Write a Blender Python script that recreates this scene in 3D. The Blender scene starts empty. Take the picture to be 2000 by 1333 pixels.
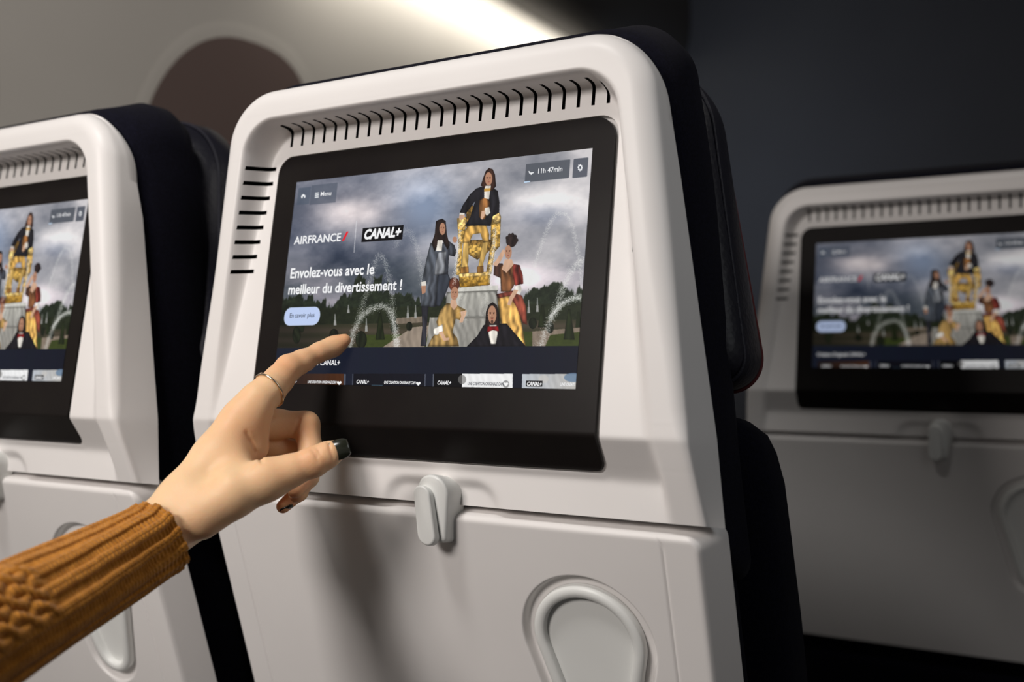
import bpy, bmesh, math
import numpy as np
from mathutils import Vector, Matrix

# ------------------------------------------------------------------ calibration
FPX = 1944.0                       # 35 mm lens on a 36 mm sensor, frame 2000 x 1333
W, H = 2000.0, 1333.0
M = np.array([[0.86598906, 0.4935908, 0.08019394],
              [-0.00776907, 0.17362836, -0.9847806],
              [-0.50000259, 0.8521862, 0.15419501]])   # screen frame -> camera (x right, y down, z forward)
CAM_S = np.array([0.40938282, -0.56312241, -0.15048592])  # camera in the screen frame
TILT = math.radians(9.8)           # the screen faces slightly upwards
CA, SA = math.cos(TILT), math.sin(TILT)
HS = 1.08                          # height of the screen centre above the floor
X0 = -0.003                        # symmetry axis of the middle seat
FLOOR_Z = 0.0
S2WM = np.array([[1, 0, 0], [0, CA, SA], [0, -SA, CA]])

def s2w(v):
    v = np.asarray(v, float)
    return v @ S2WM.T + np.array([0, 0, HS])

def cam2s(v):
    return np.asarray(v, float) @ M + CAM_S

def cam2w(v):
    return s2w(cam2s(v))

def pxd(px, py, d):
    """photo pixel + depth -> camera-space metres"""
    return np.array([(px - W / 2) / FPX * d, (py - H / 2) / FPX * d, d])

def on_screen(px, py, Y=0.0):
    d = M.T @ np.array([(px - W / 2) / FPX, (py - H / 2) / FPX, 1.0])
    s = (Y - CAM_S[1]) / d[1]
    return CAM_S + s * d

def proj_s(P):
    c = (np.asarray(P, float) - CAM_S) @ M.T
    return c[..., 0] / c[..., 2] * FPX + W / 2, c[..., 1] / c[..., 2] * FPX + H / 2

scene = bpy.context.scene
col = scene.collection

# ------------------------------------------------------------------ camera
cam_d = bpy.data.cameras.new('camera')
cam_d.lens = 35.0
cam_d.sensor_width = 36.0
cam_d.clip_start = 0.02
cam_d.dof.use_dof = True
cam_d.dof.focus_distance = 0.690
cam_d.dof.aperture_fstop = 4.2
cam = bpy.data.objects.new('camera', cam_d)
col.objects.link(cam)
R_ = S2WM @ np.stack([M[0], -M[1], -M[2]], axis=1)
mw = Matrix.Identity(4)
for i in range(3):
    for j in range(3):
        mw[i][j] = R_[i, j]
cp = s2w(CAM_S)
mw.translation = Vector(cp)
cam.matrix_world = mw
scene.camera = cam

# ------------------------------------------------------------------ world, lights, exposure
scene.view_settings.view_transform = 'Standard'
scene.view_settings.look = 'None'
scene.view_settings.exposure = 0.0
scene.view_settings.gamma = 1.0
scene.view_settings.use_curve_mapping = False

wd = bpy.data.worlds.new('cabin_ambient')
scene.world = wd
wd.use_nodes = True
bg = wd.node_tree.nodes['Background']
bg.inputs[0].default_value = (1.0, 0.94, 0.90, 1)
bg.inputs[1].default_value = 0.085

def look_at(o, target):
    d = Vector(target) - o.location
    o.rotation_euler = d.to_track_quat('-Z', 'Y').to_euler()

def spot(name, loc, target, power, angle, blend, radius, color=(1, 1, 1)):
    l = bpy.data.lights.new(name, 'SPOT')
    l.energy = power; l.spot_size = math.radians(angle); l.spot_blend = blend
    l.shadow_soft_size = radius; l.color = color
    o = bpy.data.objects.new(name, l); col.objects.link(o)
    o.location = loc; look_at(o, target)
    return o

def area(name, loc, target, power, sx, sy, color=(1, 1, 1), spread=180):
    l = bpy.data.lights.new(name, 'AREA')
    l.shape = 'RECTANGLE'; l.size = sx; l.size_y = sy; l.energy = power; l.color = color
    l.spread = math.radians(spread)
    o = bpy.data.objects.new(name, l); col.objects.link(o)
    o.location = loc; look_at(o, target)
    return o

# unseen key spot on the seat backs and hand, cone narrowed off the right seat
spot('key_spot', (-0.15, -0.75, HS + 1.04), (-0.20, 0.0, HS - 0.20), 32, 46, 0.25, 0.13, (1.0, 0.97, 0.935))
spot('right_seat_spot', (0.25, 0.42, HS + 1.0), (0.24, 0.66, HS + 0.25), 3.6, 38, 0.6, 0.06, (1.0, 0.97, 0.94))  # unseen spot added to light the right seat's rim
# wall-wash strip under the overhead bin
area('wall_wash_light', (-0.655, 1.25, HS + 0.675), (-0.95, 1.25, HS + 0.59), 1.15, 1.1, 0.02, (1.0, 0.95, 0.86), 130)
# unseen fill lights added to lift parts the key leaves dark
area('wall_fill_light', (0.50, 0.22, HS + 0.66), (-0.85, 0.32, HS + 0.36), 1.1, 0.3, 0.3, (1.0, 0.95, 0.9), 110)  # added fill for the left sidewall
area('side_fill_light', (0.66, -0.05, HS + 0.25), (0.15, 0.02, HS - 0.10), 0.18, 0.3, 0.3, (0.95, 0.98, 1.0), 110)  # added fill for the shell's right side
area('rear_fill_light', (-0.26, -1.40, HS + 0.50), (-0.16, 0.0, HS - 0.2), 5.2, 0.45, 0.3, (1.0, 0.93, 0.88), 110)  # added fill from behind the camera
area('bulkhead_fill_light', (-0.35, 1.25, HS + 0.12), (-0.36, 1.95, HS + 0.44), 0.26, 0.3, 0.2, (0.70, 0.82, 1.0), 100)  # added bluish fill on the bulkhead

# ------------------------------------------------------------------ materials
def principled(name, color=(0.8, 0.8, 0.8), rough=0.5, metal=0.0, spec=0.5, coat=0.0, sheen=0.0, sss=0.0, sss_r=(1, .3, .15), sss_s=0.005):
    m = bpy.data.materials.new(name); m.use_nodes = True
    b = m.node_tree.nodes['Principled BSDF']
    b.inputs['Base Color'].default_value = (*color, 1)
    b.inputs['Roughness'].default_value = rough
    b.inputs['Metallic'].default_value = metal
    b.inputs['Specular IOR Level'].default_value = spec
    b.inputs['Coat Weight'].default_value = coat
    b.inputs['Sheen Weight'].default_value = sheen
    b.inputs['Subsurface Weight'].default_value = sss
    b.inputs['Subsurface Radius'].default_value = sss_r
    b.inputs['Subsurface Scale'].default_value = sss_s
    return m, m.node_tree, b

def add_bump(nt, b, scale, strength, dist=0.001, detail=3.0, tex='NOISE'):
    tc = nt.nodes.new('ShaderNodeTexCoord')
    if tex == 'NOISE':
        t = nt.nodes.new('ShaderNodeTexNoise'); t.inputs['Detail'].default_value = detail
        t.inputs['Scale'].default_value = scale
        out = t.outputs['Fac']
    else:
        t = nt.nodes.new('ShaderNodeTexVoronoi'); t.inputs['Scale'].default_value = scale
        out = t.outputs['Distance']
    nt.links.new(tc.outputs['Object'], t.inputs['Vector'])
    bp = nt.nodes.new('ShaderNodeBump'); bp.inputs['Strength'].default_value = strength
    bp.inputs['Distance'].default_value = dist
    nt.links.new(out, bp.inputs['Height']); nt.links.new(bp.outputs['Normal'], b.inputs['Normal'])
    return t

def vary_color(nt, b, c1, c2, scale, detail=3.0, lo=0.35, hi=0.65):
    tc = nt.nodes.new('ShaderNodeTexCoord')
    t = nt.nodes.new('ShaderNodeTexNoise'); t.inputs['Scale'].default_value = scale; t.inputs['Detail'].default_value = detail
    nt.links.new(tc.outputs['Object'], t.inputs['Vector'])
    r = nt.nodes.new('ShaderNodeValToRGB')
    r.color_ramp.elements[0].position = lo; r.color_ramp.elements[0].color = (*c1, 1)
    r.color_ramp.elements[1].position = hi; r.color_ramp.elements[1].color = (*c2, 1)
    nt.links.new(t.outputs['Fac'], r.inputs['Fac'])
    nt.links.new(r.outputs['Color'], b.inputs['Base Color'])
    return r

MAT = {}
m, nt, b = principled('white_moulded_plastic', (0.80, 0.775, 0.76), 0.42, spec=0.4)
add_bump(nt, b, 900, 0.06, 0.0003); vary_color(nt, b, (0.79, 0.765, 0.75), (0.81, 0.785, 0.77), 14)
MAT['white'] = m
m, nt, b = principled('white_latch_plastic', (0.78, 0.79, 0.77), 0.38, spec=0.45)
add_bump(nt, b, 900, 0.05, 0.0003); MAT['latch'] = m
m, nt, b = principled('vent_cavity_black', (0.006, 0.005, 0.005), 0.8); add_bump(nt, b, 300, 0.1); MAT['cavity'] = m
m, nt, b = principled('navy_wool_fabric', (0.004, 0.004, 0.010), 0.95, spec=0.10, sheen=0.02)
add_bump(nt, b, 1400, 0.5, 0.0006); vary_color(nt, b, (0.0025, 0.0025, 0.006), (0.005, 0.005, 0.012), 500); MAT['fabric'] = m
m, nt, b = principled('navy_leather', (0.007, 0.007, 0.014), 0.5, spec=0.35)
add_bump(nt, b, 260, 0.35, 0.0008, tex='VORONOI'); MAT['leather'] = m
m, nt, b = principled('dark_red_piping_fabric', (0.10, 0.012, 0.014), 0.8); add_bump(nt, b, 900, 0.4); MAT['piping'] = m
m, nt, b = principled('seam_thread', (0.012, 0.012, 0.022), 0.6, spec=0.4); add_bump(nt, b, 700, 0.5, 0.001); MAT['seam'] = m
m, nt, b = principled('black_screen_glass', (0.012, 0.010, 0.010), 0.34, spec=0.08)
vary_color(nt, b, (0.011, 0.009, 0.009), (0.014, 0.012, 0.011), 20); MAT['glass'] = m
m, nt, b = principled('dark_seat_frame_metal', (0.05, 0.05, 0.055), 0.45, metal=0.6); add_bump(nt, b, 200, 0.1); MAT['metal'] = m
m, nt, b = principled('cream_sidewall_panel', (0.74, 0.70, 0.64), 0.55, spec=0.3)
add_bump(nt, b, 60, 0.05); vary_color(nt, b, (0.72, 0.68, 0.62), (0.76, 0.72, 0.66), 3); MAT['wall'] = m
m, nt, b = principled('dark_brown_oval', (0.20, 0.145, 0.13), 0.6, spec=0.2)
add_bump(nt, b, 40, 0.05); MAT['brown_oval'] = m
m, nt, b = principled('overhead_bin_panel', (0.10, 0.095, 0.092), 0.6, spec=0.2); add_bump(nt, b, 50, 0.05); MAT['bin'] = m
m, nt, b = principled('dark_bulkhead_laminate', (0.16, 0.17, 0.20), 0.7, spec=0.2)
add_bump(nt, b, 30, 0.1); vary_color(nt, b, (0.060, 0.066, 0.082), (0.076, 0.083, 0.100), 1.5); MAT['bulkhead'] = m
m, nt, b = principled('dark_cabin_carpet', (0.012, 0.012, 0.018), 0.95, spec=0.1)
add_bump(nt, b, 600, 0.6, 0.002); MAT['carpet'] = m
m, nt, b = principled('dark_ceiling_panel', (0.05, 0.05, 0.055), 0.8); add_bump(nt, b, 40, 0.05); MAT['ceiling'] = m
m, nt, b = principled('literature_paper', (0.10, 0.085, 0.08), 0.6); add_bump(nt, b, 40, 0.05); MAT['paper'] = m
m, nt, b = principled('dark_green_nail_polish', (0.018, 0.020, 0.013), 0.22, spec=0.6, coat=0.5); add_bump(nt, b, 200, 0.02); MAT['nail'] = m
m, nt, b = principled('pale_gold_ring_metal', (0.80, 0.62, 0.45), 0.22, metal=1.0); add_bump(nt, b, 300, 0.02); MAT['ring'] = m

# knitted wool
m, nt, b = principled('mustard_wool_knit', (0.36, 0.155, 0.022), 0.92, spec=0.1, sheen=0.25)
add_bump(nt, b, 1500, 0.6, 0.0006)
vary_color(nt, b, (0.37, 0.140, 0.015), (0.52, 0.215, 0.030), 260); MAT['wool'] = m

# skin: a flush attribute (knuckles, finger pads) mixes two natural skin tones
m, nt, b = principled('warm_skin', (0.70, 0.40, 0.22), 0.48, spec=0.35, sss=0.45, sss_r=(1.0, 0.38, 0.18), sss_s=0.006)
at = nt.nodes.new('ShaderNodeAttribute'); at.attribute_name = 'flush'
tc = nt.nodes.new('ShaderNodeTexCoord')
nz = nt.nodes.new('ShaderNodeTexNoise'); nz.inputs['Scale'].default_value = 70; nz.inputs['Detail'].default_value = 4
nt.links.new(tc.outputs['Object'], nz.inputs['Vector'])
ma = nt.nodes.new('ShaderNodeMath'); ma.operation = 'MULTIPLY_ADD'; ma.inputs[1].default_value = 0.35; ma.inputs[2].default_value = -0.12
nt.links.new(nz.outputs['Fac'], ma.inputs[0])
ad = nt.nodes.new('ShaderNodeMath'); ad.operation = 'ADD'; ad.use_clamp = True
nt.links.new(ma.outputs[0], ad.inputs[0]); nt.links.new(at.outputs['Fac'], ad.inputs[1])
mx = nt.nodes.new('ShaderNodeMix'); mx.data_type = 'RGBA'
mx.inputs['A'].default_value = (0.87, 0.605, 0.36, 1); mx.inputs['B'].default_value = (0.76, 0.345, 0.165, 1)
nt.links.new(ad.outputs[0], mx.inputs['Factor']); nt.links.new(mx.outputs['Result'], b.inputs['Base Color'])
n2 = nt.nodes.new('ShaderNodeTexNoise'); n2.inputs['Scale'].default_value = 650; n2.inputs['Detail'].default_value = 3
nt.links.new(tc.outputs['Object'], n2.inputs['Vector'])
bp = nt.nodes.new('ShaderNodeBump'); bp.inputs['Strength'].default_value = 0.25; bp.inputs['Distance'].default_value = 0.0005
nt.links.new(n2.outputs['Fac'], bp.inputs['Height']); nt.links.new(bp.outputs['Normal'], b.inputs['Normal'])
MAT['skin'] = m

def emissive(name, color, strength=1.0, image=None):
    m, nt, b = principled(name, (0.004, 0.004, 0.005), 0.40, spec=0.06)
    b.inputs['Emission Strength'].default_value = strength
    b.inputs['Emission Color'].default_value = (*color, 1)
    if image is not None:
        t = nt.nodes.new('ShaderNodeTexImage'); t.image = image; t.interpolation = 'Cubic'; t.extension = 'EXTEND'
        uv = nt.nodes.new('ShaderNodeUVMap'); uv.uv_map = 'UVMap'
        nt.links.new(uv.outputs['UV'], t.inputs['Vector'])
        nt.links.new(t.outputs['Color'], b.inputs['Emission Color'])
    else:
        add_bump(nt, b, 500, 0.0)
    return m

# ------------------------------------------------------------------ mesh helpers
def mesh_obj(name, verts, faces, mat, parent=None, smooth=True, loc=None):
    me = bpy.data.meshes.new(name)
    me.from_pydata([tuple(map(float, v)) for v in verts], [], faces)
    me.update()
    bm = bmesh.new(); bm.from_mesh(me); bmesh.ops.recalc_face_normals(bm, faces=bm.faces); bm.to_mesh(me); bm.free()
    for mt in (mat if isinstance(mat, (list, tuple)) else [mat]):
        me.materials.append(mt)
    if smooth:
        me.polygons.foreach_set('use_smooth', np.ones(len(me.polygons), bool))
    o = bpy.data.objects.new(name, me); col.objects.link(o)
    if parent is not None: o.parent = parent
    if loc is not None: o.location = loc
    return o

def bake_modifiers(o):
    dg = bpy.context.evaluated_depsgraph_get(); dg.update()
    ev = o.evaluated_get(dg)
    me = bpy.data.meshes.new_from_object(ev)
    old = o.data; o.modifiers.clear(); o.data = me
    if old.users == 0: bpy.data.meshes.remove(old)

def sharp_by_angle(o, deg=35):
    o.data.set_sharp_from_angle(angle=math.radians(deg))

def grid_faces(nr, nc, off=0, wrap=False):
    f = []
    for r in range(nr - 1):
        for c in range(nc - 1 + (1 if wrap else 0)):
            c2 = (c + 1) % nc
            f.append((off + r * nc + c, off + r * nc + c2, off + (r + 1) * nc + c2, off + (r + 1) * nc + c))
    return f

def empty(name, loc, label=None, cat=None, group=None):
    o = bpy.data.objects.new(name, None); col.objects.link(o); o.location = loc; o.empty_display_size = 0.1
    tag(o, label, cat, group); return o

def tag(o, label=None, cat=None, group=None, kind=None):
    if label: o['label'] = label
    if cat: o['category'] = cat
    if group: o['group'] = group
    if kind: o['kind'] = kind

def prism(outline, y0, y1, fr=None):
    """outline [(x, z)] counter-clockwise, extruded along Y; fr maps (x,y,z)->xyz"""
    n = len(outline)
    v = [(x, y0, z) for x, z in outline] + [(x, y1, z) for x, z in outline]
    f = [tuple(range(n)), tuple(range(2 * n - 1, n - 1, -1))]
    f += [(i, (i + 1) % n, n + (i + 1) % n, n + i) for i in range(n)]
    v = np.array(v)
    if fr is not None: v = fr(v)
    return v, f

def rounded_prism(outline, y0, y1, r, seg=3, fr=None):
    """prism whose front (y0) rim is rounded with radius r (outline shrinks)"""
    P = np.array(outline, float); n = len(P)
    nx = np.roll(P, -1, 0) - np.roll(P, 1, 0)
    N = np.stack([nx[:, 1], -nx[:, 0]], 1); N /= np.linalg.norm(N, axis=1)[:, None] + 1e-12
    if np.sum(P[:, 0] * np.roll(P[:, 1], -1) - np.roll(P[:, 0], -1) * P[:, 1]) < 0: N = -N
    rings = []
    sgn = 1 if y1 > y0 else -1
    for k in range(seg + 1):
        a = k / seg * math.pi / 2
        Q = P - N * r * (1 - math.sin(a))
        rings.append(np.column_stack([Q[:, 0], np.full(n, y0 + sgn * r * (1 - math.cos(a))), Q[:, 1]]))
    rings.append(np.column_stack([P[:, 0], np.full(n, y1), P[:, 1]]))
    v = np.concatenate(rings)
    f = [tuple(range(n))] + grid_faces(len(rings), n, 0, True) + [tuple(range((len(rings) - 1) * n, len(rings) * n))]
    if fr is not None: v = fr(v)
    return v, f

def join(parts):
    V, F_ = [], []; off = 0
    for v, f in parts:
        V.append(np.asarray(v, float)); F_ += [tuple(i + off for i in q) for q in f]; off += len(v)
    return np.concatenate(V), F_

def round_rect(x0, x1, z0, z1, r, seg=8):
    """r: single radius or (bl, br, tr, tl)"""
    if not isinstance(r, (tuple, list)): r = (r,) * 4
    pts = []
    for (cx, cz, rr, a0) in ((x0 + r[0], z0 + r[0], r[0], 180), (x1 - r[1], z0 + r[1], r[1], 270), (x1 - r[2], z1 - r[2], r[2], 0), (x0 + r[3], z1 - r[3], r[3], 90)):
        for k in range(seg + 1):
            a = math.radians(a0 + 90 * k / seg); pts.append((cx + rr * math.cos(a), cz + rr * math.sin(a)))
    return pts

def tube(points, radius, nseg=10, closed=False):
    P = np.array(points, float); n = len(P)
    rad = np.full(n, radius) if np.isscalar(radius) else np.array(radius)
    V = []
    prev = None
    for i in range(n):
        a = P[(i - 1) % n] if (closed or i > 0) else P[i]
        c = P[(i + 1) % n] if (closed or i < n - 1) else P[i]
        t = c - a; t /= np.linalg.norm(t)
        if prev is None:
            u = np.cross(t, [0, 0, 1.0])
            if np.linalg.norm(u) < .1: u = np.cross(t, [1.0, 0, 0])
        else:
            u = prev - t * (prev @ t)
        u /= np.linalg.norm(u); w = np.cross(t, u); prev = u
        for k in range(nseg):
            A = 2 * math.pi * k / nseg
            V.append(P[i] + rad[i] * (math.cos(A) * u + math.sin(A) * w))
    f = grid_faces(n, nseg, 0, True)
    if closed:
        f += [((n - 1) * nseg + k, (n - 1) * nseg + (k + 1) % nseg, (k + 1) % nseg, k) for k in range(nseg)]
    else:
        f += [tuple(range(nseg)), tuple(range((n - 1) * nseg, n * nseg))]
    return np.array(V), f

# ------------------------------------------------------------------ the cabin
def flat(v):   # world-space vertices
    return v

def extrude_profile(name, prof, y0, y1, mat, ny=2, thick=0.02, kind='structure'):
    """prof [(x,z)] polyline extruded along Y with a thickness outwards"""
    P = np.array(prof, float)
    t = np.gradient(P, axis=0); N = np.stack([-t[:, 1], t[:, 0]], 1); N /= np.linalg.norm(N, axis=1)[:, None]
    Q = P + N * thick
    loop = np.concatenate([P, Q[::-1]]); n = len(loop)
    ys = np.linspace(y0, y1, ny)
    V = np.concatenate([np.column_stack([loop[:, 0], np.full(n, y), loop[:, 1]]) for y in ys])
    F_ = grid_faces(ny, n, 0, True) + [tuple(range(n)), tuple(range((ny - 1) * n, ny * n))]
    o = mesh_obj(name, V, F_, mat)
    sharp_by_angle(o, 40)
    if kind: o['kind'] = kind
    return o

WALL_P = [(-0.86, 0.0), (-0.90, 0.35), (-0.92, 0.75), (-0.915, 1.05), (-0.895, 1.25), (-0.865, 1.40), (-0.825, 1.54), (-0.78, 1.66), (-0.735, 1.76), (-0.70, 1.83)]
def smooth_poly(P, k=6):
    P = np.array(P, float); out = []
    for i in range(len(P) - 1):
        p0 = P[max(i - 1, 0)]; p1 = P[i]; p2 = P[i + 1]; p3 = P[min(i + 2, len(P) - 1)]
        for j in range(k):
            t = j / k
            out.append(0.5 * ((2 * p1) + (-p0 + p2) * t + (2 * p0 - 5 * p1 + 4 * p2 - p3) * t * t + (-p0 + 3 * p1 - 3 * p2 + p3) * t ** 3))
    out.append(P[-1]); return np.array(out)
FRONT_Y = 1.95
wall = extrude_profile('wall_left', smooth_poly(WALL_P), -1.6, FRONT_Y, MAT['wall'], ny=2, thick=0.03)

def wall_x(z):
    P = smooth_poly(WALL_P); return float(np.interp(z, P[:, 1], P[:, 0]))

v, f = prism([(-1.2, -1.6), (2.2, -1.6), (2.2, FRONT_Y + 0.1), (-1.2, FRONT_Y + 0.1)], -0.03, 0.0)
v = v[:, [0, 2, 1]]
o = mesh_obj('floor', v, f, MAT['carpet'], smooth=False); tag(o, kind='structure')
v, f = prism([(-1.0, -0.0), (2.2, -0.0), (2.2, 2.3), (-1.0, 2.3)], FRONT_Y, FRONT_Y + 0.04)
o = mesh_obj('wall_front', v, f, MAT['bulkhead'], smooth=False); tag(o, kind='structure')
o = extrude_profile('ceiling', smooth_poly([(2.2, 2.1), (1.2, 2.22), (0.6, 2.24), (0.0, 2.2)]), -1.6, FRONT_Y, MAT['ceiling'], thick=-0.02)

# overhead bin above the window seats: rounded body, latch strip
binp = [(-0.70, 1.85), (-0.55, 1.830), (-0.38, 1.822), (-0.22, 1.835), (-0.14, 1.88), (-0.12, 1.96), (-0.15, 2.12), (-0.22, 2.22), (-0.70, 2.22)]
binp = np.array(binp)
binp[:, 1] -= 0.05; binp[:, 0] = -0.70 + (binp[:, 0] + 0.70) * 0.35
bin_e = empty('overhead_bin', (-0.35, 0.5, 1.78), 'dark overhead luggage bin running along the ceiling above the bright left sidewall', 'overhead bin')
def closed_extrude(P, y0, y1):
    n = len(P)
    V = np.concatenate([np.column_stack([P[:, 0], np.full(n, y), P[:, 1]]) for y in (y0, y1)])
    return V, grid_faces(2, n, 0, True) + [tuple(range(n)), tuple(range(n, 2 * n))]
v, f = closed_extrude(smooth_poly(binp, 5), -0.6, FRONT_Y - 0.01)
o = mesh_obj('bin_body', v - np.array([-0.35, 0.5, 1.78]), f, MAT['bin'], bin_e); sharp_by_angle(o, 35)

# dark brown ovals lying on the sidewall, each with a thin flat rim
def add_wall_oval(name, yc, zc, hw, hh):
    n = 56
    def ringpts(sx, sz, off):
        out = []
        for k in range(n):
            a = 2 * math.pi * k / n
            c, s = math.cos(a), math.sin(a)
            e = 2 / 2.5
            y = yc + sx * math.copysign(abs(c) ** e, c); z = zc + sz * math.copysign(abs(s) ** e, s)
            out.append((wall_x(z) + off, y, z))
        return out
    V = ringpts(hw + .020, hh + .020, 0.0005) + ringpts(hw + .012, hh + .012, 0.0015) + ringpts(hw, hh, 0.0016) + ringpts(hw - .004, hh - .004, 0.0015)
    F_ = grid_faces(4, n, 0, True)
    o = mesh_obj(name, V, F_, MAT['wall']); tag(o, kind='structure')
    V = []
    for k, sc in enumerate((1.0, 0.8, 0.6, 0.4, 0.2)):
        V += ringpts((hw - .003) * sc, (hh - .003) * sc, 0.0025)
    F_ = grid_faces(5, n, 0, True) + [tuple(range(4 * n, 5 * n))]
    mesh_obj('oval_panel', V, F_, MAT['brown_oval'], o)
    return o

add_wall_oval('wall_oval_1', 0.675, HS + 0.215, 0.205, 0.260)
add_wall_oval('wall_oval_2', 0.020, HS + 0.215, 0.205, 0.260)

# ------------------------------------------------------------------ screen picture (painted here, pixel by pixel)
DW, DH = 0.257, 0.16005
IW, IH = 1540, 960
rng = np.random.default_rng(7)

def value_noise(shape, cells, seed):
    r = np.random.default_rng(seed)
    gy, gx = cells
    g = r.random((gy + 2, gx + 2)).astype(np.float32)
    y = np.linspace(0, gy, shape[0], endpoint=False); x = np.linspace(0, gx, shape[1], endpoint=False)
    yi = y.astype(int); xi = x.astype(int)
    fy = (y - yi)[:, None].astype(np.float32); fx = (x - xi)[None].astype(np.float32)
    fy = fy * fy * (3 - 2 * fy); fx = fx * fx * (3 - 2 * fx)
    a = g[yi][:, xi]; b_ = g[yi][:, xi + 1]; c = g[yi + 1][:, xi]; d = g[yi + 1][:, xi + 1]
    return (a * (1 - fx) + b_ * fx) * (1 - fy) + (c * (1 - fx) + d * fx) * fy

def fbm(cells, octaves, seed):
    out = np.zeros((IH, IW), np.float32); amp = 1.0; tot = 0
    for k in range(octaves):
        out += amp * value_noise((IH, IW), (cells[0] * 2 ** k, cells[1] * 2 ** k), seed + k)
        tot += amp; amp *= 0.55
    return out / tot

uu = (np.arange(IW) + .5) / IW; vv = (np.arange(IH) + .5) / IH      # row 0 at the bottom
SX = (uu - .5) * DW; SZ = (vv - .5) * DH
GX, GZ = np.meshgrid(SX, SZ)
PX, PY = proj_s(np.stack([GX, np.zeros_like(GX), GZ], -1))
IMG = np.zeros((IH, IW, 3), np.float32)

def C8(r, g, b_): return np.array([r, g, b_], np.float32) / 255.0
def ss(a, b_, x): t = np.clip((x - a) / (b_ - a), 0, 1); return t * t * (3 - 2 * t)

def poly_mask(pts):
    P = np.array(pts, float)
    # texel bounds via the display plane
    S = np.array([on_screen(x, y) for x, y in P])
    i0 = int(np.clip((S[:, 0].min() / DW + .5) * IW - 2, 0, IW)); i1 = int(np.clip((S[:, 0].max() / DW + .5) * IW + 3, 0, IW))
    j0 = int(np.clip((S[:, 2].min() / DH + .5) * IH - 2, 0, IH)); j1 = int(np.clip((S[:, 2].max() / DH + .5) * IH + 3, 0, IH))
    if i1 <= i0 or j1 <= j0: return None
    x = PX[j0:j1, i0:i1]; y = PY[j0:j1, i0:i1]
    m = np.zeros(x.shape, bool); n = len(P)
    for k in range(n):
        x1, y1 = P[k]; x2, y2 = P[(k + 1) % n]
        if y1 == y2: continue
        c = ((y1 > y) != (y2 > y)) & (x < (x2 - x1) * (y - y1) / (y2 - y1) + x1)
        m ^= c
    return (slice(j0, j1), slice(i0, i1)), m.astype(np.float32), x, y

def fill(pts, color, alpha=1.0, noise=0.0, grad=None, soft=True, fine=False, vol=None):
    if vol is None: vol = .42 if (noise >= .2 and len(pts) < 60) else 0
    r = poly_mask(pts)
    if r is None: return
    sl, m, x, y = r
    if soft and min(m.shape) > 4:
        k = np.pad(m, 1, mode='edge')
        m = (k[:-2, 1:-1] + k[2:, 1:-1] + k[1:-1, :-2] + k[1:-1, 2:] + 2 * m) / 6
    c = np.broadcast_to(np.asarray(color, np.float32), m.shape + (3,)).copy()
    if grad is not None:    # (color2, x0,y0,x1,y1)
        c2, ax, ay, bx, by = grad
        t = np.clip(((x - ax) * (bx - ax) + (y - ay) * (by - ay)) / ((bx - ax) ** 2 + (by - ay) ** 2), 0, 1)[..., None]
        c = c * (1 - t) + np.asarray(c2, np.float32) * t
    if noise:
        tex = (FINE if fine else FOLD)[sl]
        c = c * (1 + noise * (tex * 2 - 1))[..., None]
    if vol and min(m.shape) > 6:              # rounded modelling of the pictured cloth and ornament
        bl = m.copy(); kk = int(max(1, min(9, min(m.shape) // 14)))
        for _ in range(3):
            for ax_i in (0, 1):
                cs = np.cumsum(np.pad(bl, [(kk + 1, kk) if q == ax_i else (0, 0) for q in (0, 1)], mode='constant'), axis=ax_i)
                n_ = bl.shape[ax_i]
                bl = (np.take(cs, np.arange(2 * kk + 1, 2 * kk + 1 + n_), axis=ax_i) - np.take(cs, np.arange(0, n_), axis=ax_i)) / (2 * kk + 1)
        c = c * (1 - vol + vol * 1.25 * ss(.35, 1.0, bl))[..., None]
    a = (m * alpha)[..., None]
    IMG[sl] = IMG[sl] * (1 - a) + np.clip(c, 0, 1) * a

def ell(cx, cy, rx, ry, color, rot=0, **k):
    a = np.linspace(0, 2 * math.pi, 28, endpoint=False); cr, sr = math.cos(rot), math.sin(rot)
    fill([(cx + rx * math.cos(t) * cr - ry * math.sin(t) * sr, cy + rx * math.cos(t) * sr + ry * math.sin(t) * cr) for t in a], color, **k)

_w = (np.arange(IW)[None] + 46 * (fbm((7, 7), 3, 91) - .5) * 2 + .22 * np.arange(IH)[:, None])
FOLD = np.clip(.5 + .34 * np.sin(_w / 5.1) * (fbm((14, 40), 2, 44) * 1.3) + .9 * (fbm((16, 60), 3, 40) - .5), 0, 1)
FINE = np.clip(fbm((90, 150), 2, 52) * 2.2 - .6, 0, 1)
def zc(pts): return [(790 + x / 3.507, 310 + y / 3.507) for x, y in pts]      # enlarged tracing of the figures
def zp(*a): return zc(a)

# sky
n1 = fbm((5, 5), 6, 3); n2_ = fbm((9, 4), 6, 11); n3 = fbm((3, 3), 5, 23)
cl = np.clip((n1 - .5) * 2.6 + .5, 0, 1); cl2 = np.clip((n2_ - .5) * 3.0 + .5, 0, 1)
sx = ss(570, 1150, PX)
base = C8(112, 116, 130)[None, None] * (1 - sx[..., None]) + C8(164, 163, 168)[None, None] * sx[..., None]
sky = base * (1 - .0) + 0
sky = sky + (cl[..., None] - .45) * C8(78, 72, 66)
low = ss(470, 560, PY - .10 * (PX - 800) * -1 * 0)
sky = sky * (1 - .22 * (low * (1 - sx * .75))[..., None]) + (cl2[..., None] - .5) * C8(62, 52, 54) * low[..., None]
glow = np.exp(-(((PX - 690) / 85) ** 2 + ((PY - 415) / 34) ** 2))
sky += glow[..., None] * C8(78, 66, 56)
glow = np.exp(-(((PX - 830) / 60) ** 2 + ((PY - 400) / 60) ** 2)); sky += glow[..., None] * C8(30, 40, 52)
glow = np.exp(-(((PX - 1075) / 90) ** 2 + ((PY - 395) / 30) ** 2)); sky += glow[..., None] * C8(48, 46, 42)
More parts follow.
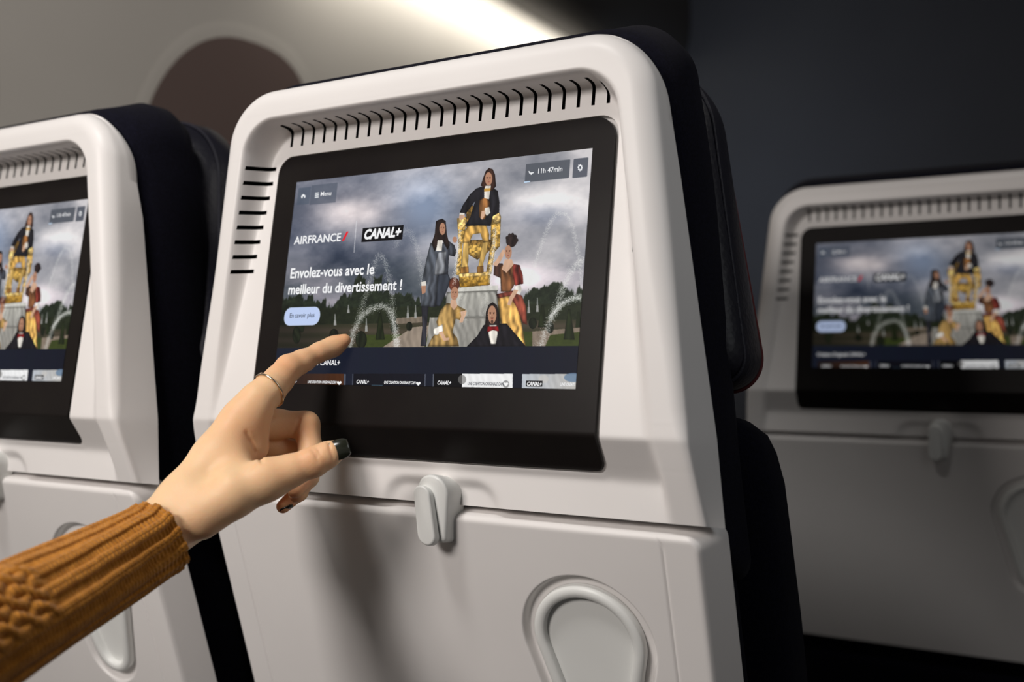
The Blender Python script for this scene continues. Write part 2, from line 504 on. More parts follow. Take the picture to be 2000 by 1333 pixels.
glow = np.exp(-(((PX - 1010) / 70) ** 2 + ((PY - 545) / 25) ** 2)); sky += glow[..., None] * C8(60, 52, 52)
glow = np.exp(-(((PX - 1060) / 60) ** 2 + ((PY - 420) / 22) ** 2)); sky -= glow[..., None] * C8(40, 34, 24)
dk = np.exp(-(((PX - 610) / 90) ** 2 + ((PY - 500) / 40) ** 2)); sky -= dk[..., None] * C8(30, 28, 26)
IMG[:] = np.clip(sky, 0.12, .9)

# tree line and garden
tn = fbm((6, 40), 5, 61)
hor = 598 - 12 * (PX - 560) / 600
tl = hor - 14 + (tn - .5) * 70 - 34 * np.exp(-((PX - 705) / 13) ** 2) - 40 * np.exp(-((PX - 742) / 26) ** 2) * (tn > .4) - 14 * np.exp(-((PX - 1085) / 26) ** 2) - 18 * np.exp(-((PX - 1105) / 14) ** 2) + 6 * np.exp(-((PX - 640) / 40) ** 2)
tree = ss(-3, 3, PY - tl)[..., None]
leaf = np.clip(fbm((70, 90), 3, 77), 0, 1)[..., None]
IMG[:] = IMG * (1 - tree) + tree * (C8(24, 29, 22) + leaf * C8(26, 30, 20))
hedge = ss(-1.5, 1.5, PY - (hor + 6))[..., None]
IMG[:] = IMG * (1 - hedge) + hedge * (C8(30, 35, 24) + leaf * C8(16, 17, 10))
gnd = ss(-1, 1, PY - (hor + 38))[..., None]
band = (0.5 + 0.5 * np.sin((PY - .02 * PX) / 3.3 + 3 * fbm((4, 3), 3, 5)))[..., None]
IMG[:] = IMG * (1 - gnd) + gnd * (C8(74, 66, 54) * (1 - band * .55) + C8(44, 48, 30) * band * .55)
lawn = ss(-1, 1, PY - (hor + 60)) * ss(690, 720, PX) * 1.0
IMG[:] = IMG * (1 - lawn[..., None]) + lawn[..., None] * (C8(52, 60, 28) + leaf * C8(12, 14, 6))
IMG[:] *= (1 - .38 * (1 - ss(545, 720, PX)) * ss(590, 610, PY))[..., None]
fill([(740, 684), (828, 684), (840, 636), (806, 640)], C8(146, 132, 118), noise=.1)
fill([(1040, 684), (1062, 684), (1075, 655), (1140, 648), (1140, 640), (1040, 648)], C8(128, 114, 100), noise=.1)
fill([(775, 622), (830, 618), (830, 630), (770, 634)], C8(120, 108, 94), noise=.1)
for (x, y, w_, h_) in ((580, 655, 8, 17), (590, 640, 5, 10), (653, 655, 9, 12), (706, 664, 11, 17), (770, 640, 7, 11), (800, 638, 6, 9), (1041, 632, 8, 11), (1075, 640, 7, 12)):
    ell(x, y, w_, h_, C8(26, 30, 20), noise=.3)
for (x, y0_, y1_, w_) in ((743, 610, 664, 9), (1060, 596, 640, 9), (1112, 604, 664, 11), (1130, 610, 640, 6)):
    fill([(x - 2, y0_), (x + 2, y0_), (x + w_, y1_), (x - w_, y1_)], C8(30, 36, 20), noise=.3)
for (x, y, h_) in ((655, 636, 22), (716, 648, 26), (797, 622, 24), (812, 622, 26), (1033, 612, 26), (1050, 610, 28), (681, 612, 16)):
    fill([(x - 2.6, y), (x + 2.6, y), (x + 2, y - h_ * .45), (x - 2, y - h_ * .45)], C8(150, 150, 146))
    fill([(x - 1.4, y - h_ * .45), (x + 1.6, y - h_ * .45), (x + .8, y - h_), (x - .8, y - h_)], C8(130, 132, 128))

# fountains: dense speckle along arcs
def spray(pts, n, w0, w1, col_, size=.55, seed=1):
    r = np.random.default_rng(seed); P = np.array(pts, float)
    Q = smooth_poly(P, 20); L = np.concatenate([[0], np.cumsum(np.linalg.norm(np.diff(Q, axis=0), axis=1))]); L /= L[-1]
    t = r.random(n); x = np.interp(t, L, Q[:, 0]); y = np.interp(t, L, Q[:, 1])
    w = w0 + (w1 - w0) * t
    x = x + r.normal(0, 1, n) * w; y = y + r.normal(0, 1, n) * w + np.abs(r.normal(0, 1, n)) * w * .8
    # onto texels
    d = np.stack([(x - W / 2) / FPX, (y - H / 2) / FPX, np.ones(n)], 1) @ M
    s = -CAM_S[1] / d[:, 1]; S = CAM_S + s[:, None] * d
    i = ((S[:, 0] / DW + .5) * IW).astype(int); j = ((S[:, 2] / DH + .5) * IH).astype(int)
    ok = (i > 2) & (i < IW - 3) & (j > 2) & (j < IH - 3)
    i, j = i[ok], j[ok]; a = r.random(len(i)).astype(np.float32) ** 1.5 * size
    for di in (0, 1):
        for dj in (0, 1):
            c = IMG[j + dj, i + di]
            IMG[j + dj, i + di] = c + (np.array(col_, np.float32) - c) * a[:, None]
WC = C8(226, 226, 222)
spray([(682, 690), (690, 650), (712, 612), (742, 597), (760, 604), (772, 640), (778, 690)], 6500, 3.2, 3.4, WC, .9, 2)
spray([(772, 690), (770, 640), (765, 570), (752, 510), (738, 500), (720, 560), (700, 620)], 3800, 2.2, 3.6, WC, .75, 3)
spray([(826, 560), (818, 500), (806, 460), (790, 450), (772, 480)], 2300, 3.0, 3.4, WC, .45, 4)
spray([(1030, 570), (1050, 500), (1072, 440), (1092, 416), (1115, 432), (1130, 500), (1138, 560)], 3300, 2.0, 2.6, WC, .62, 5)
spray([(1050, 690), (1068, 640), (1090, 590), (1105, 550), (1125, 516), (1142, 505)], 4500, 4.5, 3.4, WC, .8, 6)
spray([(1075, 620), (1100, 592), (1128, 580), (1142, 584)], 2600, 2.5, 3.0, WC, .95, 7)

# stone pedestal
STN = C8(168, 166, 158)
fill(zp((175, 1090), (640, 1088), (700, 1290), (150, 1290)), C8(150, 147, 140), noise=.18)
fill(zp((290, 915), (636, 903), (646, 1092), (278, 1094)), STN, noise=.22, grad=(C8(140, 138, 132), 870, 575, 890, 625))
fill(zp((278, 1084), (646, 1080), (646, 1096), (278, 1100)), C8(120, 118, 112))
fill(zp((368, 880), (640, 870), (642, 906), (366, 918)), C8(204, 202, 194), noise=.06)
fill(zp((366, 912), (642, 902), (642, 910), (366, 920)), C8(112, 110, 104))

# golden throne
G1, G2, G3 = C8(168, 134, 66), C8(116, 88, 42), C8(200, 168, 104)
fill(zp((425, 345), (470, 318), (490, 400), (470, 470), (425, 470)), G2, noise=.36, fine=True)
fill(zp((362, 410), (425, 402), (420, 470), (398, 600), (388, 800), (352, 800), (372, 600)), G1, noise=.36, fine=True)
fill(zp((596, 385), (640, 372), (662, 400), (655, 600), (620, 640), (596, 790), (560, 790), (590, 600)), G1, noise=.36, fine=True)
ell(*zc([(392, 440)])[0], 8, 11, G3, noise=.36, fine=True); ell(*zc([(632, 405)])[0], 8.5, 12, G3, noise=.36, fine=True)
fill(zp((402, 560), (600, 556), (596, 620), (545, 668), (500, 694), (450, 664), (408, 620)), G2, noise=.36, fine=True)
fill(zp((430, 590), (560, 588), (540, 650), (492, 676), (448, 650)), G1, noise=.36, fine=True)
fill(zp((374, 790), (592, 776), (586, 868), (378, 884)), G1, noise=.3, fine=True, grad=(C8(128, 94, 30), 900, 532, 900, 562))
fill(zp((374, 790), (592, 776), (592, 800), (374, 814)), G3, noise=.3, fine=True)

SK, SK2 = C8(206, 166, 138), C8(176, 130, 104)
def face(cx, cy, rx, ry, tilt=0.0, beard=False):
    ell(*zc([(cx, cy)])[0], rx / 3.507, ry / 3.507, SK, rot=tilt, grad=(SK2, 790 + (cx - rx) / 3.507, 0, 790 + (cx + rx) / 3.507, 1))
    d = C8(84, 54, 42)
    for sx_ in (-.42, .38):
        ell(*zc([(cx + sx_ * rx, cy - .12 * ry)])[0], .17 * rx / 3.507, .07 * ry / 3.507, d, soft=False)
        fill(zp((cx + (sx_ - .22) * rx, cy - .26 * ry), (cx + (sx_ + .22) * rx, cy - .28 * ry), (cx + (sx_ + .2) * rx, cy - .21 * ry), (cx + (sx_ - .2) * rx, cy - .2 * ry)), d, soft=False)
    fill(zp((cx - .02 * rx, cy - .05 * ry), (cx + .12 * rx, cy + .2 * ry), (cx - .12 * rx, cy + .22 * ry)), C8(160, 112, 90))
    fill(zp((cx - .3 * rx, cy + .43 * ry), (cx + .3 * rx, cy + .42 * ry), (cx + .15 * rx, cy + .52 * ry), (cx - .15 * rx, cy + .52 * ry)), C8(150, 76, 66))
    if beard:
        fill(zp((cx - .35 * rx, cy + .33 * ry), (cx + .35 * rx, cy + .32 * ry), (cx + .3 * rx, cy + .40 * ry), (cx - .3 * rx, cy + .41 * ry)), C8(70, 46, 36))
        ell(*zc([(cx, cy + .78 * ry)])[0], .3 * rx / 3.507, .2 * ry / 3.507, C8(88, 60, 48))

BLK, WH = C8(30, 29, 33), C8(222, 216, 206)
HAIR = C8(50, 32, 25)
# seated figure in a black coat
fill(zp((405, 575), (442, 572), (440, 690), (434, 730), (442, 782), (388, 786), (396, 700)), C8(184, 150, 84), noise=.3)
fill(zp((538, 572), (574, 570), (566, 640), (540, 720), (542, 782), (500, 784), (514, 700)), C8(184, 150, 84), noise=.3)
fill(zp((388, 745), (440, 740), (442, 784), (384, 788)), C8(120, 84, 40), noise=.4)
fill(zp((500, 740), (542, 735), (544, 782), (498, 784)), C8(120, 84, 40), noise=.4)
fill(zp((440, 455), (562, 455), (582, 520), (580, 572), (540, 576), (522, 512), (470, 520), (444, 580), (402, 574), (412, 500)), C8(182, 142, 74), noise=.5)
fill(zp((522, 196), (600, 198), (640, 222), (652, 300), (650, 372), (606, 396), (592, 462), (520, 458), (416, 462), (452, 400), (486, 292), (436, 360), (408, 392), (376, 380), (402, 320), (450, 246), (494, 206)), BLK, noise=.35)
fill(zp((514, 286), (560, 262), (590, 300), (578, 370), (548, 420), (512, 404)), C8(116, 78, 44), noise=.6)
fill(zp((540, 135), (558, 86), (580, 66), (606, 74), (622, 112), (628, 190), (604, 224), (548, 204), (524, 186)), HAIR, noise=.35)
face(578, 140, 25, 46)
fill(zp((556, 188), (594, 186), (590, 212), (580, 280), (548, 272), (548, 214)), WH, noise=.12)
fill(zp((548, 206), (592, 204), (590, 224), (548, 228)), C8(196, 150, 70))
fill(zp((552, 340), (582, 332), (590, 372), (566, 394), (548, 372)), WH, noise=.12)
fill(zp((530, 360), (556, 358), (552, 390), (534, 420), (522, 410)), SK, noise=.1)
fill(zp((380, 380), (410, 378), (416, 402), (394, 424), (374, 408)), SK, noise=.1)
fill(zp((378, 372), (414, 374), (414, 386), (378, 386)), WH)

# standing figure in a long grey coat
fill(zp((118, 1010), (166, 1014), (154, 1150), (150, 1286), (112, 1286), (124, 1150)), C8(42, 42, 48), noise=.3)
fill(zp((228, 795), (298, 786), (318, 832), (300, 886), (270, 960), (248, 1012), (214, 1012), (224, 890)), C8(48, 52, 60), noise=.25)
fill(zp((180, 578), (236, 596), (300, 562), (344, 594), (358, 640), (346, 672), (306, 664), (300, 790), (232, 800), (214, 1020), (112, 1012), (118, 860), (150, 700)), C8(82, 87, 94), noise=.35, grad=(C8(58, 61, 68), 830, 0, 880, 1))
fill(zp((232, 640), (290, 636), (276, 788), (206, 800), (214, 720)), C8(106, 108, 112), noise=.5)
fill(zp((218, 430), (236, 420), (262, 413), (284, 430), (292, 520), (312, 596), (296, 626), (262, 560), (232, 590), (206, 640), (188, 580), (208, 520)), C8(38, 28, 25), noise=.3)
face(262, 482, 21, 42)
fill(zp((230, 560), (264, 560), (256, 632), (218, 636)), WH, noise=.15)
fill(zp((116, 846), (148, 840), (152, 872), (118, 876)), WH); fill(zp((116, 874), (148, 872), (146, 920), (122, 930)), SK2, noise=.1)
ell(*zc([(346, 556)])[0], 4.5, 6, SK2)

# seated figure in a golden dress, left of the pedestal
fill(zp((292, 990), (352, 1000), (420, 1036), (402, 1112), (352, 1098), (330, 1190), (362, 1230), (376, 1288), (160, 1288), (190, 1226), (236, 1180), (220, 1120), (248, 1040)), C8(196, 162, 104), noise=.45, grad=(C8(140, 110, 62), 835, 0, 905, 1))
fill(zp((318, 970), (352, 964), (364, 1010), (340, 1040), (316, 1010)), SK, noise=.06)
ell(*zc([(342, 862)])[0], 10.5, 13.5, C8(84, 46, 34), noise=.4)
face(344, 925, 26, 46, .1)
fill(zp((198, 1168), (262, 1136), (268, 1184), (224, 1212), (200, 1204)), WH, noise=.2)
fill(zp((236, 1190), (262, 1184), (286, 1230), (310, 1226), (304, 1246), (270, 1250)), SK, noise=.06)
fill(zp((384, 1050), (428, 1040), (424, 1064), (400, 1124), (376, 1126), (390, 1080)), SK, noise=.08)

# standing figure in a red and gold gown, right of the pedestal
fill(zp((636, 950), (742, 940), (790, 1060), (832, 1286), (700, 1290), (660, 1110)), C8(198, 154, 84), noise=.55)
fill(zp((738, 905), (806, 940), (836, 1020), (842, 1140), (812, 1130), (770, 1020), (720, 940), (640, 960), (630, 930)), C8(142, 70, 54), noise=.55)
fill(zp((618, 716), (676, 720), (664, 822), (612, 798)), C8(66, 44, 36), noise=.4)
fill(zp((604, 726), (628, 700), (676, 622), (696, 634), (664, 700), (632, 740)), SK, noise=.06)
fill(zp((656, 742), (690, 720), (746, 716), (758, 860), (724, 915), (662, 912)), C8(108, 70, 44), noise=.45)
fill(zp((742, 722), (790, 730), (812, 800), (816, 858), (760, 872), (742, 800)), C8(160, 84, 64), noise=.55, grad=(C8(110, 44, 36), 1005, 0, 1022, 1))
fill(zp((752, 880), (796, 862), (806, 900), (790, 936), (756, 920)), WH, noise=.15)
fill(zp((752, 898), (782, 902), (742, 970), (728, 1010), (706, 1002), (720, 950)), SK, noise=.06)
fill(zp((690, 690), (736, 690), (750, 726), (700, 784), (668, 760)), SK, noise=.05)
ell(*zc([(734, 566)])[0], 10.5, 12, C8(42, 32, 30), noise=.4)
for (x, y) in ((706, 545), (722, 528), (742, 524), (760, 536), (770, 560)): ell(*zc([(x, y)])[0], 3.2, 4, C8(38, 29, 28), noise=.4)
face(712, 642, 24, 48)

# bust of a figure in black at the foot of the pedestal
fill(zp((545, 1140), (700, 1130), (790, 1236), (836, 1292), (425, 1292), (500, 1216)), C8(26, 24, 28), noise=.3)
fill(zp((552, 1160), (560, 1050), (580, 1000), (606, 986), (634, 1004), (648, 1060), (656, 1160), (600, 1180)), C8(34, 25, 23), noise=.3)
face(602, 1070, 29, 62, beard=True)
fill(zp((584, 1140), (632, 1140), (640, 1200), (628, 1272), (592, 1272), (576, 1200)), WH, noise=.2)
fill(zp((570, 1152), (644, 1150), (650, 1186), (608, 1176), (566, 1192)), C8(120, 22, 24), noise=.3)
# water falling beside the throne
spray(zp((380, 480), (372, 600), (350, 780), (340, 860)), 1500, 1.6, 2.4, C8(236, 232, 224), .95, 8)
spray(zp((622, 470), (612, 600), (592, 780), (590, 870)), 1500, 1.8, 2.4, C8(236, 232, 224), .95, 9)
spray(zp((400, 900), (380, 1000), (420, 1100)), 420, 4, 5, C8(220, 220, 214), .5, 12)
spray(zp((560, 900), (550, 1000), (540, 1100)), 420, 4, 5, C8(220, 220, 214), .5, 13)

# dark interface band and cards
BAND = C8(27, 32, 46)
fill([(520, 680.5), (1140, 676), (1140, 775), (520, 775)], BAND, soft=False, grad=(C8(21, 24, 36), 560, 700, 1130, 700))
def card(x0, x1, y0, y1, c, c2=None):
    fill([(x0 + .4, y0), (x1, y0), (x1 - .8, y1 + 14), (x0 - .8, y1 + 14)], c, soft=False, grad=None if c2 is None else (c2, x0, 0, x1, 1), noise=.05)
fill([(672.5, 731), (676, 731), (675, 770), (671.5, 770)], C8(80, 84, 96))
fill([(689, 731), (690.5, 731), (689.5, 770), (688, 770)], C8(84, 88, 100))
fill([(830, 731), (832, 731), (831, 770), (829, 770)], C8(80, 84, 96))
fill([(846, 731), (848, 731), (847, 770), (845, 770)], C8(90, 94, 104))
card(548, 672, 730.5, 753, C8(34, 26, 24), C8(76, 46, 30))
card(691, 830, 730.5, 755, C8(18, 18, 24), C8(20, 21, 30))
card(848, 903, 730.5, 757, C8(12, 12, 14))
card(903, 1002, 730.5, 757, C8(236, 236, 236))
ell(903, 742, 8, 9, C8(120, 118, 116), alpha=.7)
card(1020, 1140, 731, 760, C8(186, 192, 200), C8(180, 176, 170))
ell(1120, 738, 18, 9, C8(104, 128, 154), alpha=.85); ell(1062, 741, 10, 8, C8(200, 196, 190), alpha=.6)
fill([(1028, 744), (1060, 744.5), (1059.5, 756), (1027.5, 755.5)], C8(16, 16, 18))
fill([(726, 752.5), (748, 752.8), (748, 758), (726, 758)], C8(70, 96, 112))
def heart(cx, cy, s, c):
    a = np.linspace(0, 2 * math.pi, 40)
    fill([(cx + s * .062 * 16 * math.sin(t) ** 3, cy - s * .062 * (13 * math.cos(t) - 5 * math.cos(2 * t) - 2 * math.cos(3 * t) - math.cos(4 * t))) for t in a], c)
heart(663, 748.6, 4.6, C8(245, 245, 245)); heart(817.5, 750, 4.6, C8(245, 245, 245))
ell(988.5, 751, 6.5, 7.5, C8(150, 150, 150)); heart(988.5, 751, 4.6, C8(245, 245, 245))

# interface buttons
def px_round(x0, y0, x1, y1, slope_t, slope_b, lean, r):
    """rounded box given by its left-top / right-top pixels in the tilted picture"""
    S = [on_screen(x0, y0), on_screen(x1, y1)]
    xa, xb = S[0][0], S[1][0]; zt, zb = S[0][2], S[1][2]
    return xa, xb, zb, zt
def sbox(xa, xb, zb, zt, r, color, alpha=1.0):
    pts = round_rect(xa, xb, zb, zt, r, 5)
    P = []
    for x, z in pts:
        a, b_ = proj_s(np.array([x, 0, z])); P.append((float(a), float(b_)))
    fill(P, color, alpha=alpha)
def box_from_px(tl, br, r, color, alpha=1.0):
    a = on_screen(*tl); b_ = on_screen(*br)
    sbox(a[0], b_[0], b_[2], a[2], r, color, alpha)
box_from_px((584, 368), (604.5, 398.5), .0006, C8(72, 84, 100), .55)
box_from_px((609.5, 362.5), (656, 396), .0006, C8(76, 84, 98), .6)
box_from_px((1028, 321), (1111.5, 348), .0006, C8(84, 88, 96), .95)
box_from_px((1121, 311), (1147, 345.5), .0006, C8(84, 88, 98), .95)
fill([(1024, 355.4), (1036, 354), (1035.6, 356.4), (1023.6, 357.8)], C8(190, 214, 238))
box_from_px((709, 446.5), (786.3, 468), .0001, C8(12, 12, 14))
bx = on_screen(558, 601.5); by = on_screen(623.5, 635.5)
sbox(bx[0], by[0], by[2], bx[2], .0062, C8(206, 218, 240))
sbox(bx[0] + .0003, by[0] - .0003, by[2] + .0003, bx[2] - .0003, .006, C8(190, 206, 240))
fill([(668.2, 471), (672.6, 470.7), (681.6, 452.6), (677.4, 453)], C8(232, 32, 44))
fill([(696.2, 432), (697.6, 432), (692.4, 494), (691.4, 494)], C8(214, 214, 218), alpha=.85)
# icons: house, three bars, aircraft, gear
fill([(589.2, 387.8), (588.9, 383.5), (593, 379.2), (597, 382.6), (596.6, 387), (594.4, 387.3), (594.4, 384.2), (591.8, 384.5), (591.6, 387.6)], C8(240, 242, 244), soft=False)
for k in range(3): fill([(616.2 - k * .3, 377 + k * 4.1), (623.6 - k * .3, 376.1 + k * 4.1), (623.5 - k * .3, 378.2 + k * 4.1), (616.1 - k * .3, 379.1 + k * 4.1)], C8(240, 242, 244), soft=False)
fill([(1032.6, 334.8), (1034.4, 334.8), (1036, 337.6), (1042.6, 336.8), (1043.4, 338.2), (1040, 339.6), (1038.4, 342), (1036.6, 342.2), (1037, 339.8), (1034, 339.4)], C8(235, 236, 238), soft=False)
g = []
for k in range(32):
    a = 2 * math.pi * k / 32; rr = 1.0 if (k % 4) in (0, 1) else .78
    g.append((1133.4 + 5.2 * rr * math.cos(a), 328 + 7.2 * rr * math.sin(a)))
fill(g, C8(240, 241, 243), soft=False); ell(1133.4, 328, 2.1, 3.0, C8(84, 88, 98), soft=False)

img = bpy.data.images.new('screen_picture', IW, IH, alpha=False)
buf = np.ones((IH, IW, 4), np.float32); buf[..., :3] = np.clip(IMG, 0, 1)
img.pixels.foreach_set(buf.ravel()); img.update(); img.pack()
MAT['picture'] = emissive('lit_screen_picture', (1, 1, 1), 1.0, img)
MAT['letter'] = emissive('white_screen_lettering', (0.90, 0.90, 0.91), 1.0)
MAT['ink'] = emissive('dark_screen_lettering', (0.030, 0.036, 0.055), 1.0)
MAT['picture_dim'] = emissive('dimmed_screen_picture', (1, 1, 1), 0.55, img)
MAT['letter_dim'] = emissive('dimmed_white_lettering', (0.90, 0.90, 0.91), 0.55)
MAT['ink_dim'] = emissive('dimmed_dark_lettering', (0.030, 0.036, 0.055), 0.55)

# ------------------------------------------------------------------ lettering
def text_geo(s, bold=0.0, shear=0.0, spacing=1.0):
    c = bpy.data.curves.new('lettering', 'FONT'); c.body = s; c.size = 1.0; c.offset = bold; c.shear = shear
    c.space_character = spacing; c.resolution_u = 3
    o = bpy.data.objects.new('lettering', c); col.objects.link(o)
    dg = bpy.context.evaluated_depsgraph_get(); dg.update()
    me = bpy.data.meshes.new_from_object(o.evaluated_get(dg))
    v = np.array([tuple(p.co) for p in me.vertices]); f = [tuple(p.vertices) for p in me.polygons]
    bpy.data.objects.remove(o); bpy.data.curves.remove(c); bpy.data.meshes.remove(me)
    return v, f

def place_text(s, left, right, top, bold=0.0, shear=0.0, base_at=None, clip=None):
    """left/right: pixels of the baseline ends; top: pixel of the tallest glyph's top"""
    v, f = text_geo(s, bold, shear)
    a = on_screen(*left); b_ = on_screen(*right)
    zb = (a[2] + b_[2]) / 2
    t = on_screen(*top); h = t[2] - on_screen(top[0], left[1] + (right[1] - left[1]) * (top[0] - left[0]) / (right[0] - left[0]))[2]
    x0, x1 = v[:, 0].min(), v[:, 0].max()
    X = a[0] + (v[:, 0] - x0) / (x1 - x0) * (b_[0] - a[0])
    Z = zb + v[:, 1] / v[:, 1].max() * h
    return np.column_stack([X - X0, np.full(len(v), -0.0005), Z]), f

white_txt = [
    place_text('AIRFRANCE', (574.6, 477.8), (666, 471.4), (666, 455.7), .018),
    place_text('Envolez-vous avec le', (567.5, 544.3), (731, 535.6), (722, 515.6), .022),
    place_text('meilleur du divertissement !', (563.5, 575.6), (785, 566.2), (590, 555.3), .022),
    place_text('Menu', (627, 383.6), (647.5, 382), (628, 375.4), .008),
    place_text('11h 47min', (1051.5, 339.4), (1098.6, 335.2), (1054, 329.6), .006),
    place_text('CANAL+', (711.8, 467.6), (783.8, 462), (716, 448.4), .045, .22),
    place_text('Cr\u00e9ation Originale CANAL+', (548.5, 714.3), (664.6, 713), (628, 703), .012, .0),
    place_text('CANAL+', (697, 749.6), (721, 749.8), (698, 742.4), .03, .2),
    place_text('UNE CREATION ORIGINALE CAN', (601.7, 749.2), (657.8, 749.5), (603, 744.2), .02, .15),
    place_text('CANAL+', (556, 748.8), (580, 749), (557, 742), .03, .2),
    place_text('UNE CREATION ORIGINALE CAN', (750.8, 750.2), (812.2, 751), (752, 744.8), .02, .15),
    place_text('CANAL+', (855, 751.6), (881.6, 751.8), (856, 744.2), .03, .2),
    place_text('CANAL+', (1029.8, 754), (1058.6, 754.2), (1031, 746.2), .035, .2),
    place_text('UNE CREATI', (1094.6, 754.2), (1123.6, 754.6), (1096, 748), .02, .15),
]
dark_txt = [
    place_text('En savoir plus', (566.5, 621.7), (614.7, 619.6), (597.5, 611.4), .012),
    place_text('UNE CREATION ORIGINALE CAN', (914, 753), (984, 753.4), (916, 746.8), .02, .15),
]

# ------------------------------------------------------------------ the seat (built once, in the screen frame, mirrored about x = 0)
def seat_frame(v):
    """screen frame (seat axis at x=0) -> seat-local, origin on the floor below the screen centre"""
    return s2w(v)

ZT, ZF, ZB = 0.149, -0.110, -0.1590
RC = 0.042
def Xo_lin(z): return 0.2080 - 0.1176 * (z - ZF)
def Xr(z): return 0.1860 - 0.130 * (z - ZF)
def rimY(z):
    return np.where(z >= ZF, -0.003 - 0.1195 * (z - ZF), -0.003 + 0.525 * (ZF - z))
def Xo(z):
    x = Xo_lin(z)
    zc_ = ZT - RC
    return np.where(z > zc_, x - RC + np.sqrt(np.maximum(RC ** 2 - (z - zc_) ** 2, 0)), x)

def shell_front(x, z):
    """Y of the shell's front surface"""
    ax = np.abs(x)
    ry = rimY(z)
    # inner panel: screen plane, then undercut in two facets below the fold
    k = 0.004
    f1 = -0.0012 + 0.90 * (ZF - z)
    f2 = -0.0012 + 0.90 * 0.0245 + 0.13 * (ZF - 0.0245 - z)
    under = -np.logaddexp(-f1 / 0.0007, -f2 / 0.0007) * 0.0007          # smooth minimum of the two facets
    inner = np.where(z > ZF, -0.0010, np.maximum(under, -0.0010))
    # distance inside the recess mouth (rounded top corners)
    R = 0.026; zt = 0.1217
    qx = ax - (Xr(z) - R); qz = z - (zt - R)
    d = R - (np.hypot(np.maximum(qx, 0), np.maximum(qz, 0)) + np.minimum(np.maximum(qx, qz), 0))
    wside = 0.0045 + 0 * z
    ang = np.clip(np.maximum(qz, 0) / (np.maximum(qx, 0) + np.maximum(qz, 0) + 1e-6), 0, 1)
    ang = np.where(qz > qx, np.maximum(ang, ss(0, .02, qz - np.maximum(qx, -1))), ang)
    w = wside * (1 - ang) + 0.0025 * ang
    t = np.clip(d / w, 0, 1)
    y = ry + (inner - ry) * t
    roof = 0.0055 * t * ang * np.exp(-np.maximum(zt - 0.0025 - z, 0) / 0.006)
    # below the fold the rim band stands slightly proud with a crisp step
    tb = np.clip((Xr(z) - ax) / 0.004, 0, 1)
    yb = ry + (inner - ry) * tb
    y = np.where(z < ZF, yb, y)
    # latch recess
    cx = 0.0195
    m = ss(0, .007, 0.0485 - np.hypot(np.maximum(np.abs(x - cx) - 0.0285, 0), np.maximum(z - (-0.1615), 0)) - 0.0275 + 0.0 * x)
    y = y + 0.0046 * m
    # bead under the glass
    bead = np.exp(-((z + 0.1325) / 0.0013) ** 2) * ss(0.149, 0.145, ax)
    y = y - 0.0011 * bead
    # rounded outer edge
    q1 = ax - (Xo_lin(z) - RC); q2 = z - (ZT - RC)
    do = RC - (np.hypot(np.maximum(q1, 0), np.maximum(q2, 0)) + np.minimum(np.maximum(q1, q2), 0))
    r = np.where(z > ZF, 0.0095, 0.0045) * 1.0
    r = 0.005 + 0.005 * ss(-0.125, -0.09, z) + 0.006 * ss(-0.09, 0.02, z)
    e = np.clip(r - do, 0, r)
    y = y + r - np.sqrt(np.maximum(r * r - e * e, 0))
    return y, roof

